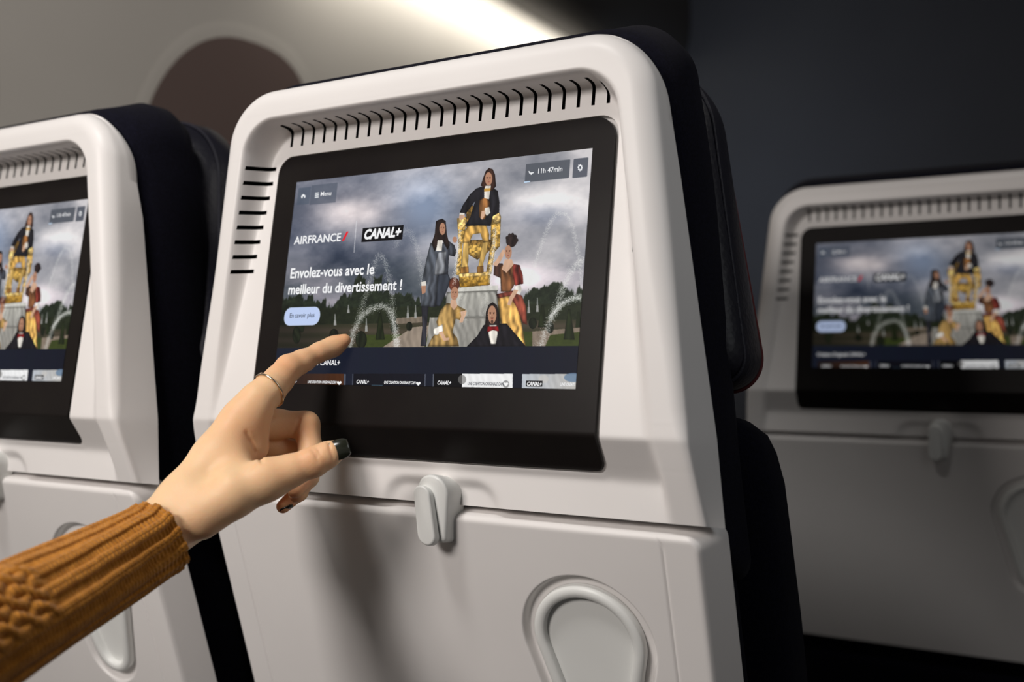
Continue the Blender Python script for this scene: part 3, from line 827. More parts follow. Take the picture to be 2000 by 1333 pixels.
def build_shell():
    zs = np.concatenate([np.linspace(ZB, -0.128, 28, endpoint=False), np.linspace(-0.128, -0.100, 30, endpoint=False), np.linspace(-0.100, 0.092, 110, endpoint=False),
                         np.linspace(0.092, 0.1265, 50, endpoint=False), ZT - RC + RC * np.sin(np.linspace(math.asin((0.1265 - (ZT - RC)) / RC), math.pi / 2 * .985, 22))])
    us = np.linspace(-1, 1, 271); us = np.sign(us) * (1 - (1 - np.abs(us)) ** 1.25)
    Zg, Ug = np.meshgrid(zs, us, indexing='ij')
    Xg = Ug * Xo(Zg)
    Yg, roof = shell_front(Xg, Zg)
    Z0 = Zg.copy(); Zg = Zg + roof
    for _ in range(3):                       # soften the creases as moulded plastic
        P = Yg.copy()
        P[1:-1, :] = .25 * Yg[:-2, :] + .5 * Yg[1:-1, :] + .25 * Yg[2:, :]
        Q = P.copy()
        Q[:, 3:-3] = .25 * P[:, 2:-4] + .5 * P[:, 3:-3] + .25 * P[:, 4:-2]
        Yg = Q
    nr, nc = Zg.shape
    V = [np.stack([Xg, Yg, Zg], -1).reshape(-1, 3)]
    F_ = grid_faces(nr, nc)
    # boundary loop: left side up, top, right side down, bottom back
    loop = [r * nc for r in range(nr)] + [(nr - 1) * nc + c for c in range(1, nc)] + [r * nc + nc - 1 for r in range(nr - 2, -1, -1)] + [c for c in range(nc - 2, 0, -1)]
    front = V[0][loop]
    def back(p, t):
        x, y, z = p
        yb = np.interp(z, [-0.161, -0.105, 0.062, 0.105, 0.149], [0.041, 0.036, 0.0135, 0.001, -0.019])
        dx = np.interp(z, [-0.161, -0.105, 0.062, 0.141], [0.006, 0.006, 0.0005, 0.0005])
        edge = min(1.0, abs(x) / max(1e-6, float(Xo(np.array(z)))))
        side = dx * (1 if abs(abs(x) - float(Xo(np.array(z)))) < 1e-6 else edge * 1.0)
        top = 0.001 * float(ss(0.100, 0.141, z))
        return (x + math.copysign(side, x) * t, y + (yb - y) * t, z + top * t)
    off = nr * nc; n = len(loop)
    rings = []
    for t in (0.12, 0.5, 1.0):
        rings.append(np.array([back(p, t) for p in front]))
    V += rings
    inset = rings[-1].copy(); inset[:, 0] *= .965; inset[:, 1] = np.maximum(inset[:, 1] + .002, 0.011); inset[:, 2] -= .007 * ss(.06, .149, inset[:, 2])
    V.append(inset); rings.append(inset)
    prev = loop
    for k in range(4):
        cur = [off + k * n + i for i in range(n)]
        F_ += [(prev[i], prev[(i + 1) % n], cur[(i + 1) % n], cur[i]) for i in range(n)]
        prev = cur
    c = rings[-1].mean(0); V.append(c[None]); ci = off + 4 * n
    F_ += [(prev[i], prev[(i + 1) % n], ci) for i in range(n)]
    return np.concatenate(V), F_

# bezel outline is not quite centred on the seat axis
BX0, BX1, BZT, BZB = -0.1478, 0.1468, 0.1012, -0.1300
def glass_profile_y(z):
    f1 = -0.0004 + 0.90 * (-0.1085 - z)
    return np.maximum(0.0, np.where(z < -0.1085, f1, 0.0))

def build_seat():
    root = empty('aircraft_seat', (X0, 0, 0))
    # --- white back shell with the vents and screen opening cut into it
    v, f = build_shell()
    sh = mesh_obj('back_shell', seat_frame(v), f, [MAT['white'], MAT['cavity']], root)
    cut = []
    cut.append(prism(round_rect(BX0 - .0007, BX1 + .0007, -0.108, BZT + .0007, (.0002, .0002, .0145, .0145), 8), -0.02, 0.0042))
    cutters = [mesh_obj('opening_cutter', seat_frame(cut[0][0]), cut[0][1], MAT['white'], smooth=False)]
    # lower part of the opening follows the undercut
    vv_, ff_ = prism(round_rect(BX0 - .0007, BX1 + .0007, BZB - .0012, -0.104, (.007, .007, .0001, .0001), 8), -0.022, 0.0034)
    vv_[:, 1] += np.where(vv_[:, 2] < -0.1065, 0.90 * (-0.1065 - vv_[:, 2]), 0)
    cutters.append(mesh_obj('lower_opening_cutter', seat_frame(vv_), ff_, MAT['white'], smooth=False))
    vents = []
    for k in range(26):
        x = -0.138 + k * 0.01104
        p = np.array([(-0.0150, 0.112), (0.0065, 0.1085), (0.0065, 0.1180), (0.0050, 0.132), (-0.0150, 0.1285)])
        w_ = 0.00125
        vtx = [(x - w_, a, b_) for a, b_ in p] + [(x + w_, a, b_) for a, b_ in p]
        n = len(p)
        vents.append((np.array(vtx), [tuple(range(n)), tuple(range(2 * n - 1, n - 1, -1))] + [(i, (i + 1) % n, n + (i + 1) % n, n + i) for i in range(n)]))
    for sgn in (-1, 1):
        for k in range(8):
            z = 0.0905 - k * 0.0118
            xr = float(Xr(np.array(z)))
            ry = float(rimY(np.array(z))); hz = 0.0016
            q = [(xr - .0085, ry * .84), (xr + .010, ry * .84), (xr + .010, .0030), (xr - .0085, .0030)]
            vtx = np.array([(sgn * a, b_, z - hz + .24 * (b_ - ry * .4)) for a, b_ in q] + [(sgn * a, b_, z + hz + .24 * (b_ - ry * .4)) for a, b_ in q])
            vents.append((vtx, [(0, 1, 2, 3), (7, 6, 5, 4), (0, 1, 5, 4), (1, 2, 6, 5), (2, 3, 7, 6), (3, 0, 4, 7)]))
    vj, fj = join(vents)
    cutters.append(mesh_obj('vent_cutter', seat_frame(vj), fj, MAT['cavity'], smooth=False))
    for ct in cutters:
        md = sh.modifiers.new('cut', 'BOOLEAN'); md.operation = 'DIFFERENCE'; md.object = ct; md.solver = 'EXACT'
        md.material_mode = 'TRANSFER'
    bake_modifiers(sh); sharp_by_angle(sh, 50)
    for ct in cutters:
        me = ct.data; bpy.data.objects.remove(ct); bpy.data.meshes.remove(me)

    # --- screen: black glass, then the lit picture with its lettering
    out = np.array(round_rect(BX0, BX1, BZB, BZT, (.0065, .0065, .014, .014), 10))
    def glass_ring(shrink, dy):
        cx, cz_ = (BX0 + BX1) / 2, (BZB + BZT) / 2
        Q = out.copy()
        Q[:, 0] = cx + (Q[:, 0] - cx) * (1 - shrink / ((BX1 - BX0) / 2)); Q[:, 1] = cz_ + (Q[:, 1] - cz_) * (1 - shrink / ((BZT - BZB) / 2))
        return Q
    # a grid over the glass, clipped to the rounded outline by squeezing rows
    zs = np.concatenate([BZB + .0065 * (1 - np.cos(np.linspace(0.02, math.pi / 2, 7, endpoint=False))), np.linspace(BZB + .0065, -0.112, 7, endpoint=False), np.linspace(-0.112, -0.1, 9, endpoint=False),
                         np.linspace(-0.1, BZT - .014, 20, endpoint=False), BZT - .014 + .014 * np.sin(np.linspace(0, math.pi / 2 * .99, 10))])
    def half(z):
        s = 0.0
        if z < BZB + .0065: s = .0065 - math.sqrt(max(.0065 ** 2 - (BZB + .0065 - z) ** 2, 0))
        if z > BZT - .014: s = .014 - math.sqrt(max(.014 ** 2 - (z - (BZT - .014)) ** 2, 0))
        return s
    us = np.concatenate([[0, .002, .006], np.linspace(.02, .98, 30), [.994, .998, 1]])
    rows = []
    for z in zs:
        s = half(z); xs = BX0 + s + us * (BX1 - BX0 - 2 * s)
        rows.append(np.column_stack([xs, np.full(len(xs), float(glass_profile_y(np.array(z)))), np.full(len(xs), z)]))
    nr, nc = len(rows), len(us)
    G = np.concatenate(rows); Bk = G + np.array([0, 0.0034, 0])
    F_ = grid_faces(nr, nc) + grid_faces(nr, nc, nr * nc)
    lp = [r * nc for r in range(nr)] + [(nr - 1) * nc + c for c in range(1, nc)] + [r * nc + nc - 1 for r in range(nr - 2, -1, -1)] + [c for c in range(nc - 2, 0, -1)]
    F_ += [(lp[i], lp[(i + 1) % len(lp)], nr * nc + lp[(i + 1) % len(lp)], nr * nc + lp[i]) for i in range(len(lp))]
    scr = mesh_obj('screen', seat_frame(np.concatenate([G, Bk])), F_, MAT['glass'], root); sharp_by_angle(scr, 40)
    scr['label'] = 'black glass touchscreen'
    dx = -X0
    # picture mesh with uv, white and dark lettering as further materials of the same lit panel
    q = np.array([(-DW / 2 + dx, -0.0003, -DH / 2), (DW / 2 + dx, -0.0003, -DH / 2), (DW / 2 + dx, -0.0003, DH / 2), (-DW / 2 + dx, -0.0003, DH / 2)])
    wv, wf = join(white_txt); dv, df = join(dark_txt)
    V = np.concatenate([q, wv, dv])
    faces = [(0, 1, 2, 3)] + [tuple(i + 4 for i in p) for p in wf] + [tuple(i + 4 + len(wv) for i in p) for p in df]
    me = bpy.data.meshes.new('display'); me.from_pydata([tuple(p) for p in seat_frame(V)], [], faces); me.update()
    for k in ('picture', 'letter', 'ink'): me.materials.append(MAT[k])
    mi = np.zeros(len(faces), np.int32); mi[1:1 + len(wf)] = 1; mi[1 + len(wf):] = 2
    me.polygons.foreach_set('material_index', mi)
    uvl = me.uv_layers.new(name='UVMap')
    for k, uv in zip(me.polygons[0].loop_indices, ((0, 0), (1, 0), (1, 1), (0, 1))): uvl.data[k].uv = uv
    dsp = bpy.data.objects.new('display', me); col.objects.link(dsp); dsp.parent = scr
    dsp['label'] = 'lit menu page with a garden picture'

    # --- tray table: plane hinged under the shell, leaning away at the bottom
    TY0, TZ0, TS = 0.0258, -0.1668, 0.5
    L = math.hypot(1, TS); dirv = np.array([0, TS / L, -1 / L]); nrm = np.array([0, -1 / L, -TS / L])     # down the tray / out of the tray
    def tray(x, vd, out_):
        return np.column_stack([x, TY0 + dirv[1] * vd + nrm[1] * out_, TZ0 + dirv[2] * vd + nrm[2] * out_])
    VL = 0.283
    HW = 0.2085
    def uneven(x, vd, grow):
        """2D distance to the cup holder outline: big circle above, small circle below"""
        ax, av, bv, r1, r2 = 0.122, 0.0845, 0.160, 0.0405 + grow, 0.0225 + grow
        px_ = np.abs(x - ax); py_ = vd - av; h_ = bv - av
        b_ = (r1 - r2) / h_; a_ = math.sqrt(1 - b_ * b_)
        k = -b_ * px_ + a_ * py_
        d1 = np.hypot(px_, py_) - r1; d2 = np.hypot(px_, py_ - h_) - r2; d3 = px_ * a_ + py_ * b_ - r1
        return np.where(k < 0, d1, np.where(k > a_ * h_, d2, d3))
    vs = np.concatenate([.006 * (1 - np.cos(np.linspace(.02, math.pi / 2, 8, endpoint=False))), np.linspace(.006, .030, 12, endpoint=False), np.linspace(.030, .19, 210, endpoint=False), np.linspace(.19, VL, 30)])
    us = np.unique(np.concatenate([np.linspace(-HW, -HW + .006, 6), np.linspace(-HW + .006, -.187, 8), np.linspace(-.187, -.181, 9), np.linspace(-.181, .07, 60), np.linspace(.07, .174, 150), np.linspace(.174, .181, 5), np.linspace(.181, .187, 9), np.linspace(.187, HW - .006, 8), np.linspace(HW - .006, HW, 6)]).round(6))
    Vg, Ug = np.meshgrid(vs, us, indexing='ij')
    rc = .010
    shrink = np.where(Vg < rc, rc - np.sqrt(np.maximum(rc ** 2 - (rc - Vg) ** 2, 0)), 0)
    Xg = Ug * (HW - shrink) / HW
    dpt = uneven(Xg, Vg, .0075)
    o_ = -0.0065 * ss(0.0016, -0.0016, dpt)
    o_ = o_ - 0.0009 * np.exp(-((np.abs(Ug) - .184) / .0009) ** 2) * ss(0.0, .01, Vg)
    e = np.minimum(HW - np.abs(Ug), Vg); r = .0042
    ee = np.clip(r - e, 0, r); o_ = o_ - (r - np.sqrt(np.maximum(r * r - ee * ee, 0)))
    G = tray(Xg.ravel(), Vg.ravel(), o_.ravel()); nr, nc = Vg.shape
    F_ = grid_faces(nr, nc)
    lp = [r_ * nc for r_ in range(nr)] + [(nr - 1) * nc + c for c in range(1, nc)] + [r_ * nc + nc - 1 for r_ in range(nr - 2, -1, -1)] + [c for c in range(nc - 2, 0, -1)]
    bk = []
    for i in lp:
        x = Xg.ravel()[i]; vd = Vg.ravel()[i]
        sd = 0.0095 if abs(abs(Ug.ravel()[i]) - HW) < 1e-6 else 0.0095 * abs(x) / HW
        bk.append((x + math.copysign(sd, x), vd, -0.026))
    bk = np.array(bk); B = tray(bk[:, 0], bk[:, 1], bk[:, 2]); n = len(lp); off = nr * nc
    F_ += [(lp[i], lp[(i + 1) % n], off + (i + 1) % n, off + i) for i in range(n)] + [tuple(range(off, off + n))]
    tr = mesh_obj('tray_table', seat_frame(np.concatenate([G, B])), F_, MAT['white'], root); sharp_by_angle(tr, 60)

    # cup holder ring lying in its recess
    A = np.linspace(0, 2 * math.pi, 120, endpoint=False)
    def outline(grow):
        pts = []
        for a in A:
            dx_, dy_ = math.cos(a), math.sin(a)
            t0, t1 = 0.0, .2
            for _ in range(40):
                tm = (t0 + t1) / 2
                if uneven(np.array(.122 + dx_ * tm), np.array(.0950 + dy_ * tm), grow) < 0: t0 = tm
                else: t1 = tm
            pts.append((.122 + dx_ * t0, .0950 + dy_ * t0))
        return np.array(pts)
    rings = []
    for g_, o2 in ((0.0, -.0060), (0.0, -.0010), (-.0012, .0004), (-.0040, .0008), (-.0068, .0004), (-.0080, -.0010), (-.0082, -.0046)):
        P = outline(g_); rings.append(tray(P[:, 0], P[:, 1], np.full(len(P), o2)))
    P = outline(-.012); rings.append(tray(P[:, 0], P[:, 1], np.full(len(P), -.0050)))
    n = len(A); V = np.concatenate(rings)
    cup = mesh_obj('cup_holder', seat_frame(V), grid_faces(len(rings), n, 0, True) + [tuple(range((len(rings) - 1) * n, len(rings) * n))], MAT['latch'], tr)
    sharp_by_angle(cup, 50); cup['label'] = 'folded round cup holder ring'

    # latch: teardrop turning plate with a raised finger paddle
    def s_(px, py, Y): p = on_screen(px, py, Y); return (p[0] - X0, p[2])
    yb_ = 0.0205
    c1 = s_(839, 962, 0.006); c2 = s_(846, 1046, 0.014)
    def tear(c1, r1, c2, r2, n=40):
        d = np.array([c2[0] - c1[0], c2[1] - c1[1]]); Ld = np.linalg.norm(d); a0 = math.atan2(d[1], d[0]); b_ = math.acos((r1 - r2) / Ld)
        pts = []
        for k in range(n): t = a0 + b_ + (2 * math.pi - 2 * b_) * k / (n - 1); pts.append((c1[0] + r1 * math.cos(t), c1[1] + r1 * math.sin(t)))
        for k in range(n // 2): t = a0 - b_ + 2 * b_ * k / (n // 2 - 1); pts.append((c2[0] + r2 * math.cos(t), c2[1] + r2 * math.sin(t)))
        return pts
    v1, f1 = rounded_prism(tear(c1, .0122, c2, .0050), 0.0085, 0.030, .0022, 4)
    v1[:, 1] += np.clip((-0.150 - v1[:, 2]) * .42, -.003, .04)
    lt = mesh_obj('latch', seat_frame(v1), f1, MAT['latch'], root); sharp_by_angle(lt, 45); lt['label'] = 'turning latch holding the tray up'
    p1 = s_(821, 968, 0.004); p2 = s_(824, 1045, 0.010)
    v2, f2 = rounded_prism(tear(p1, .0068, p2, .0074), 0.0025, 0.0082, .0016, 4)
    v2[:, 1] += np.clip((-0.148 - v2[:, 2]) * .36, -.003, .04)
    pdl = mesh_obj('paddle', seat_frame(v2), f2, MAT['latch'], lt); sharp_by_angle(pdl, 45)

    # --- navy fabric back cover behind the shell (rings along Y)
    def zring(hw_top, hw_bot, ztop, zbot, rtop, rbot, y, n=14):
        pts = []
        def xl(z): return hw_bot + (hw_top - hw_bot) * (z - zbot) / (ztop - zbot)
        right = []
        for k in range(n + 1):
            a = math.pi / 2 * k / n; z = ztop - rtop + rtop * math.sin(a); right.append((xl(z) - rtop + rtop * math.cos(a), z))
        low = []
        for k in range(n + 1):
            a = math.pi / 2 * k / n; z = zbot + rbot - rbot * math.sin(a); low.append((xl(z) - rbot + rbot * math.cos(a), z))
        side = []
        for t in np.linspace(0, 1, 14)[1:-1]:
            z = (ztop - rtop) * t + (zbot + rbot) * (1 - t); side.append((xl(z), z))
        R_side = [p for p in reversed(low)] + side + right          # from the bottom up to the top
        topn = np.linspace(R_side[-1][0], -R_side[-1][0], 14)[1:-1]
        botn = np.linspace(-R_side[0][0], R_side[0][0], 14)[1:-1]
        loop = R_side + [(x, ztop) for x in topn] + [(-x, z) for x, z in reversed(R_side)] + [(x, zbot) for x in botn]
        return np.array([(x, y, z) for x, z in loop])
    def ring_loft(rings):
        n = len(rings[0]); V = np.concatenate(rings)
        return V, grid_faces(len(rings), n, 0, True) + [tuple(range(n)), tuple(range((len(rings) - 1) * n, len(rings) * n))]
    specs = [(.125, .160, .110, -.120, .030, .02, .026), (.152, .197, .138, -.165, .040, .02, .012), (.165, .207, .150, -.175, .040, .02, .010), (.1745, .2125, .160, -.180, .042, .02, .016),
             (.179, .2145, .1668, -.185, .042, .02, .030), (.1815, .2160, .178, -.190, .042, .02, .050), (.1805, .216, .182, -.195, .044, .02, .070),
             (.176, .213, .180, -.198, .046, .02, .086), (.165, .205, .172, -.198, .046, .02, .094)]
    v, f = ring_loft([zring(*s) for s in specs])
    v[:, 1] += np.interp(v[:, 2], [-.20, -.10, .06, .10, .14], [.046, .026, .003, -.006, -.022])
    bc = mesh_obj('back_cover', seat_frame(v), f, MAT['fabric'], root); bc['label'] = 'navy fabric cover behind the white shell'
    # --- headrest: padded leather block with a seam and red piping
    hs = [(.140, .190, .150, -.045, .050, .02, .082), (.158, .204, .170, -.056, .055, .022, .080), (.166, .212, .184, -.061, .060, .024, .092), (.168, .215, .193, -.063, .064, .026, .108),
          (.166, .216, .198, -.063, .068, .028, .126), (.158, .213, .198, -.061, .072, .03, .146), (.146, .206, .192, -.056, .076, .03, .162), (.128, .192, .178, -.046, .078, .03, .172)]
    v, f = ring_loft([zring(*s) for s in hs])
    hd = mesh_obj('headrest', seat_frame(v), f, MAT['leather'], root); hd['label'] = 'navy leather headrest'
    sm = zring(.167, .213, .190, -.064, .062, .025, .099)
    v, f = tube(sm, .0016, 8, True); mesh_obj('seam', seat_frame(v), f, MAT['seam'], hd)
    pp = zring(.1555, .2125, .1985, -.0615, .0725, .03, .149)
    v, f = tube(pp, .0015, 8, True); o = mesh_obj('piping', seat_frame(v), f, MAT['piping'], hd); o['label'] = 'dark red piping'
    # --- lower backrest with side bolsters (rings down the seat)
    def hring(z, y, hw, hd_, p=4.0, n=64):
        out_ = []
        for k in range(n):
            a = 2 * math.pi * k / n; c, s = math.cos(a), math.sin(a)
            out_.append((hw * math.copysign(abs(c) ** (2 / p), c), y + hd_ * math.copysign(abs(s) ** (2 / p), s), z))
        return np.array(out_)
    bs = [(-.080, .135, .170, .030), (-.083, .138, .200, .040), (-.092, .140, .2125, .045), (-.104, .142, .2185, .048), (-.125, .148, .2235, .050), (-.16, .158, .2265, .052), (-.22, .182, .2300, .054), (-.30, .222, .2305, .055),
          (-.40, .272, .2305, .055), (-.50, .322, .2300, .055), (-.58, .362, .226, .052), (-.605, .374, .212, .044), (-.612, .378, .18, .03)]
    v, f = ring_loft([hring(*s) for s in bs])
    mesh_obj('backrest', seat_frame(v), f, MAT['fabric'], root)
    # inner body between the tray and the backrest
    bs = [(-.135, .078, .185, .034), (-.17, .090, .203, .036), (-.30, .150, .206, .034), (-.43, .214, .206, .032), (-.56, .276, .200, .032)]
    v, f = ring_loft([hring(*s, p=8.0) for s in bs])
    mesh_obj('seat_body', seat_frame(v), f, MAT['fabric'], root)
    # literature pocket below the tray, with a card in it
    def tp(x, vd, o2): return tray(np.array([x]), np.array([vd]), np.array([o2]))[0]
    nx_, nv_ = 24, 12
    us_ = np.linspace(-.17, .17, nx_); vs_ = np.linspace(.315, .46, nv_)
    V = []
    for vd in vs_:
        for x in us_: V.append(tp(x, vd, -.022 + .012 * math.sin(math.pi * (x + .17) / .34) ** .5 * (1 - .5 * (vd - .315) / .145)))
    for vd in vs_:
        for x in us_: V.append(tp(x, vd, -.026))
    nn = nx_ * nv_; F_ = grid_faces(nv_, nx_) + grid_faces(nv_, nx_, nn)
    lp = [r_ * nx_ for r_ in range(nv_)] + [(nv_ - 1) * nx_ + c for c in range(1, nx_)] + [r_ * nx_ + nx_ - 1 for r_ in range(nv_ - 2, -1, -1)] + [c for c in range(nx_ - 2, 0, -1)]
    F_ += [(lp[i], lp[(i + 1) % len(lp)], nn + lp[(i + 1) % len(lp)], nn + lp[i]) for i in range(len(lp))]
    mesh_obj('literature_pocket', seat_frame(np.array(V)), F_, MAT['fabric'], root)
    # seat cushion and legs down to the floor (seat-local, upright)
    v, f = ring_loft([hring(z, y, hw, d_, 5.0) for z, y, hw, d_ in ((.36, .62, .20, .20), (.365, .62, .218, .225), (.39, .62, .226, .238), (.44, .62, .228, .240), (.475, .62, .220, .232), (.49, .62, .20, .21))])
    mesh_obj('seat_cushion', v, f, MAT['fabric'], root)
    for sx_ in (-.16, .16):
        parts = []
        for (a, b_) in (((sx_, .47, .37), (sx_, .42, .02)), ((sx_, .76, .37), (sx_, .82, .02))):
            parts.append(tube([a, b_], .016, 12))
        parts.append(prism([(sx_ - .02, .36), (sx_ + .02, .36), (sx_ + .02, .88), (sx_ - .02, .88)], 0.0, 0.022, lambda q_: q_[:, [0, 2, 1]]))
        v, f = join(parts); o = mesh_obj('leg', v, f, MAT['metal'], root); sharp_by_angle(o, 40)
    return root

seat = build_seat()
seat['label'] = 'middle airplane seat whose screen the pointing finger touches'
seat['category'] = 'airplane seat'; seat['group'] = 'seats with lit screens'

def copy_tree(o, parent=None):
    c = o.copy(); col.objects.link(c)
    if parent is not None: c.parent = parent
    for ch in list(o.children): copy_tree(ch, c)
    return c
def off_s(t): return np.asarray(t) @ S2WM.T
lf = copy_tree(seat); d = off_s((-0.4697, -0.0283, -0.0059)); lf.location = (X0 + d[0], d[1], 0.0)
lf['label'] = 'leftmost airplane seat, cut off by the left picture edge, behind the sleeve'
rt = copy_tree(seat); d = off_s((0.239, 0.694, 0.1205)); rt.location = (X0 + d[0], d[1], 0.0)
rt['label'] = 'dim blurred airplane seat one row ahead at the right edge'
def dim_display(root):
    for p in root.children:
        for q in p.children:
            if q.name.startswith('display'):
                for k, mm in enumerate(('picture_dim', 'letter_dim', 'ink_dim')):
                    q.material_slots[k].link = 'OBJECT'; q.material_slots[k].material = MAT[mm]
dim_display(rt)

# ------------------------------------------------------------------ the person: a left hand pointing, sleeve of a mustard jumper
def surface_nets(F_, org, h):
    s = F_ < 0
    nx, ny, nz = F_.shape
    cs = s[:-1, :-1, :-1].astype(np.int8)
    cnt = np.zeros((nx - 1, ny - 1, nz - 1), np.int8)
    for i in (0, 1):
        for j in (0, 1):
            for k in (0, 1): cnt += s[i:nx - 1 + i, j:ny - 1 + j, k:nz - 1 + k]
    act = (cnt > 0) & (cnt < 8)
    I, J, K = np.nonzero(act)
    idx = -np.ones(act.shape, np.int64); idx[I, J, K] = np.arange(len(I))
    acc = np.zeros((len(I), 3)); num = np.zeros(len(I))
    corners = [(i, j, k) for i in (0, 1) for j in (0, 1) for k in (0, 1)]
    for a in corners:
        for ax in range(3):
            if a[ax] == 1: continue
            b_ = list(a); b_[ax] = 1
            fa = F_[I + a[0], J + a[1], K + a[2]]; fb = F_[I + b_[0], J + b_[1], K + b_[2]]
            cr = (fa < 0) != (fb < 0)
            t = np.where(cr, fa / (fa - fb + 1e-20), 0)
            p = np.array(a, float)[None].repeat(len(I), 0); p[:, ax] = t
            acc[cr] += p[cr]; num[cr] += 1
    V = org + h * (np.stack([I, J, K], 1) + acc / num[:, None])
    faces = []
    for ax in range(3):
        sl0 = [slice(1, -1)] * 3; sl1 = [slice(1, -1)] * 3
        sl0[ax] = slice(0, -1); sl1[ax] = slice(1, None)
        A_, B_ = s[tuple(sl0)], s[tuple(sl1)]
        ii = np.argwhere(A_ != B_)
        if len(ii) == 0: continue
        o1, o2 = [(1, 2), (2, 0), (0, 1)][ax]
        base_ = ii.copy()
        for q in range(3):
            if q != ax: base_[:, q] += 1
        def cell(d1, d2):
            c = base_.copy(); c[:, o1] -= d1; c[:, o2] -= d2; return idx[c[:, 0], c[:, 1], c[:, 2]]
        quad = np.stack([cell(1, 1), cell(0, 1), cell(0, 0), cell(1, 0)], 1)
        fl = A_[tuple(ii.T)]
        quad[~fl] = quad[~fl][:, ::-1]
        faces.append(quad[(quad >= 0).all(1)])
    return V, np.concatenate(faces)

def K_(px, py, d, rpx):
    return (pxd(px, py, d), rpx * d / FPX)

# (px, py, depth, radius in px) chains
HAND_ = [
    [(40, 1202, .532, 74), (170, 1128, .575, 66), (296, 1052, .612, 58)],
    [(296, 1052, .612, 58), (368, 980, .630, 55)],
    [(300, 1064, .628, 50), (385, 1002, .652, 48)],
    [(365, 977, .632, 52), (420, 895, .650, 45), (468, 822, .666, 35.5)],
    [(372, 992, .648, 48), (482, 838, .684, 33)],
    [(384, 1002, .660, 44), (490, 860, .697, 30)],
    [(392, 1014, .670, 40), (496, 884, .708, 27)],
    [(395, 1004, .620, 48), (455, 965, .625, 47), (520, 938, .631, 37)],
    [(520, 938, .631, 37), (566, 921, .635, 31), (612, 903, .639, 28.5), (640, 889, .642, 24.5), (660, 879, .644, 18.5)],
    [(445, 880, .657, 40), (462, 940, .638, 40)],
    [(494, 806, .671, 31), (494, 874, .668, 31)],
    [(470, 826, .666, 35), (505, 780, .674, 33), (526, 762, .680, 31), (545, 742, .690, 27.5), (564, 719, .699, 25), (591, 706, .707, 21.5), (625, 688, .717, 18), (651, 677.5, .7245, 15.4)],
]
tipd = 0.729
tip_r = 11.6 * tipd / FPX
for _ in range(30):
    ys_ = cam2s(pxd(674, 664.5, tipd))[1]; tipd += (-tip_r - 0.0005 - ys_)
HAND_.append([(651, 677.5, .7245, 15.4), (674, 664.5, tipd, 11.6)])
MID_ = [(486, 834, .686, 31), (540, 829, .697, 28.5), (598, 830, .702, 25.5), (607, 880, .694, 22.5), (601, 930, .680, 19.5), (577, 958, .668, 16)]
RNG_ = [(493, 862, .699, 28), (572, 886, .708, 24.5), (602, 932, .694, 20), (580, 966, .677, 16.5)]
PNK_ = [(497, 886, .710, 25), (560, 926, .712, 20), (584, 962, .697, 16.5), (553, 990, .681, 13.5)]

def round_cone(P, a, ra, b_, rb):
    ba = b_ - a; l2 = ba @ ba; rr = ra - rb; a2 = l2 - rr * rr; il2 = 1.0 / l2
    pa = P - a; y = pa @ ba; z = y - l2
    x2 = (pa * l2 - y[..., None] * ba); x2 = (x2 * x2).sum(-1)
    y2 = y * y * l2; z2 = z * z * l2
    k = np.sign(rr) * rr * rr * x2
    c1 = np.sign(z) * a2 * z2 > k; c2 = np.sign(y) * a2 * y2 < k
    return np.where(c1, np.sqrt(x2 + z2) * il2 - rb, np.where(c2, np.sqrt(x2 + y2) * il2 - ra, (np.sqrt(np.maximum(x2 * a2 * il2, 0)) + y * rr) * il2 - ra))

def smin(a, b_, k):
    h = np.maximum(k - np.abs(a - b_), 0) / k
    return np.minimum(a, b_) - h * h * k * .25

def chain_sdf(P, ch, k):
    out = None
    for q, r_ in zip(ch[:-1], ch[1:]):
        a, ra = K_(*q); b_, rb = K_(*r_)
        d = round_cone(P, a, ra, b_, rb)
        out = d if out is None else smin(out, d, k)
    return out

GROOVES = []
def hand_sdf(P):
    d = hand_base(P)
    for a, b_, r_ in GROOVES:
        g_ = round_cone(P, a, r_, b_, r_ * .97)
        d = -smin(-d, g_, .0016)
    return d

def hand_base(P):
    d = None
    for ch in HAND_:
        e = chain_sdf(P, ch, .004)
        d = e if d is None else smin(d, e, .009)
    for ch in (MID_, RNG_, PNK_):
        e = chain_sdf(P, ch, .0035)
        d = smin(d, e, .0022)
    return d

def on_hand(px_, py_):
    u = pxd(px_, py_, 1.0); n_ = np.linalg.norm(u); t_ = .55
    for _ in range(80):
        q_ = float(hand_base((u * t_)[None])[0]); t_ += q_ / n_ * .9
    return u * t_
for pts_, r_ in ((((585, 820), (578, 837), (572, 853)), .0009), (((482, 846), (490, 862), (500, 884), (511, 903)), .0010), (((603, 727), (594, 741)), .0006), (((598, 731), (588, 746)), .0005),
                 (((538, 796), (533, 815)), .0008), (((610, 878), (618, 890), (622, 903)), .0005), (((618, 874), (626, 887)), .0005), (((640, 862), (646, 880), (652, 897)), .0006)):
    Q_ = [on_hand(*p_) for p_ in pts_]
    for a, b_ in zip(Q_[:-1], Q_[1:]): GROOVES.append((a, b_, r_))
lo = np.array([-0.275, -0.012, 0.53]) ; hi = np.array([-0.10, 0.175, 0.745])
hstep = 0.0010
nx, ny, nz = [int((hi[i] - lo[i]) / hstep) + 1 for i in range(3)]
Fg = np.empty((nx, ny, nz), np.float32)
ax_ = [lo[i] + hstep * np.arange(n) for i, n in enumerate((nx, ny, nz))]
for c0 in range(0, nx, 24):
    xs_ = ax_[0][c0:c0 + 24]
    P = np.stack(np.meshgrid(xs_, ax_[1], ax_[2], indexing='ij'), -1)
    Fg[c0:c0 + 24] = hand_sdf(P)
# knuckle creases on the index and thumb
Vh, Fh = surface_nets(Fg, lo, hstep)
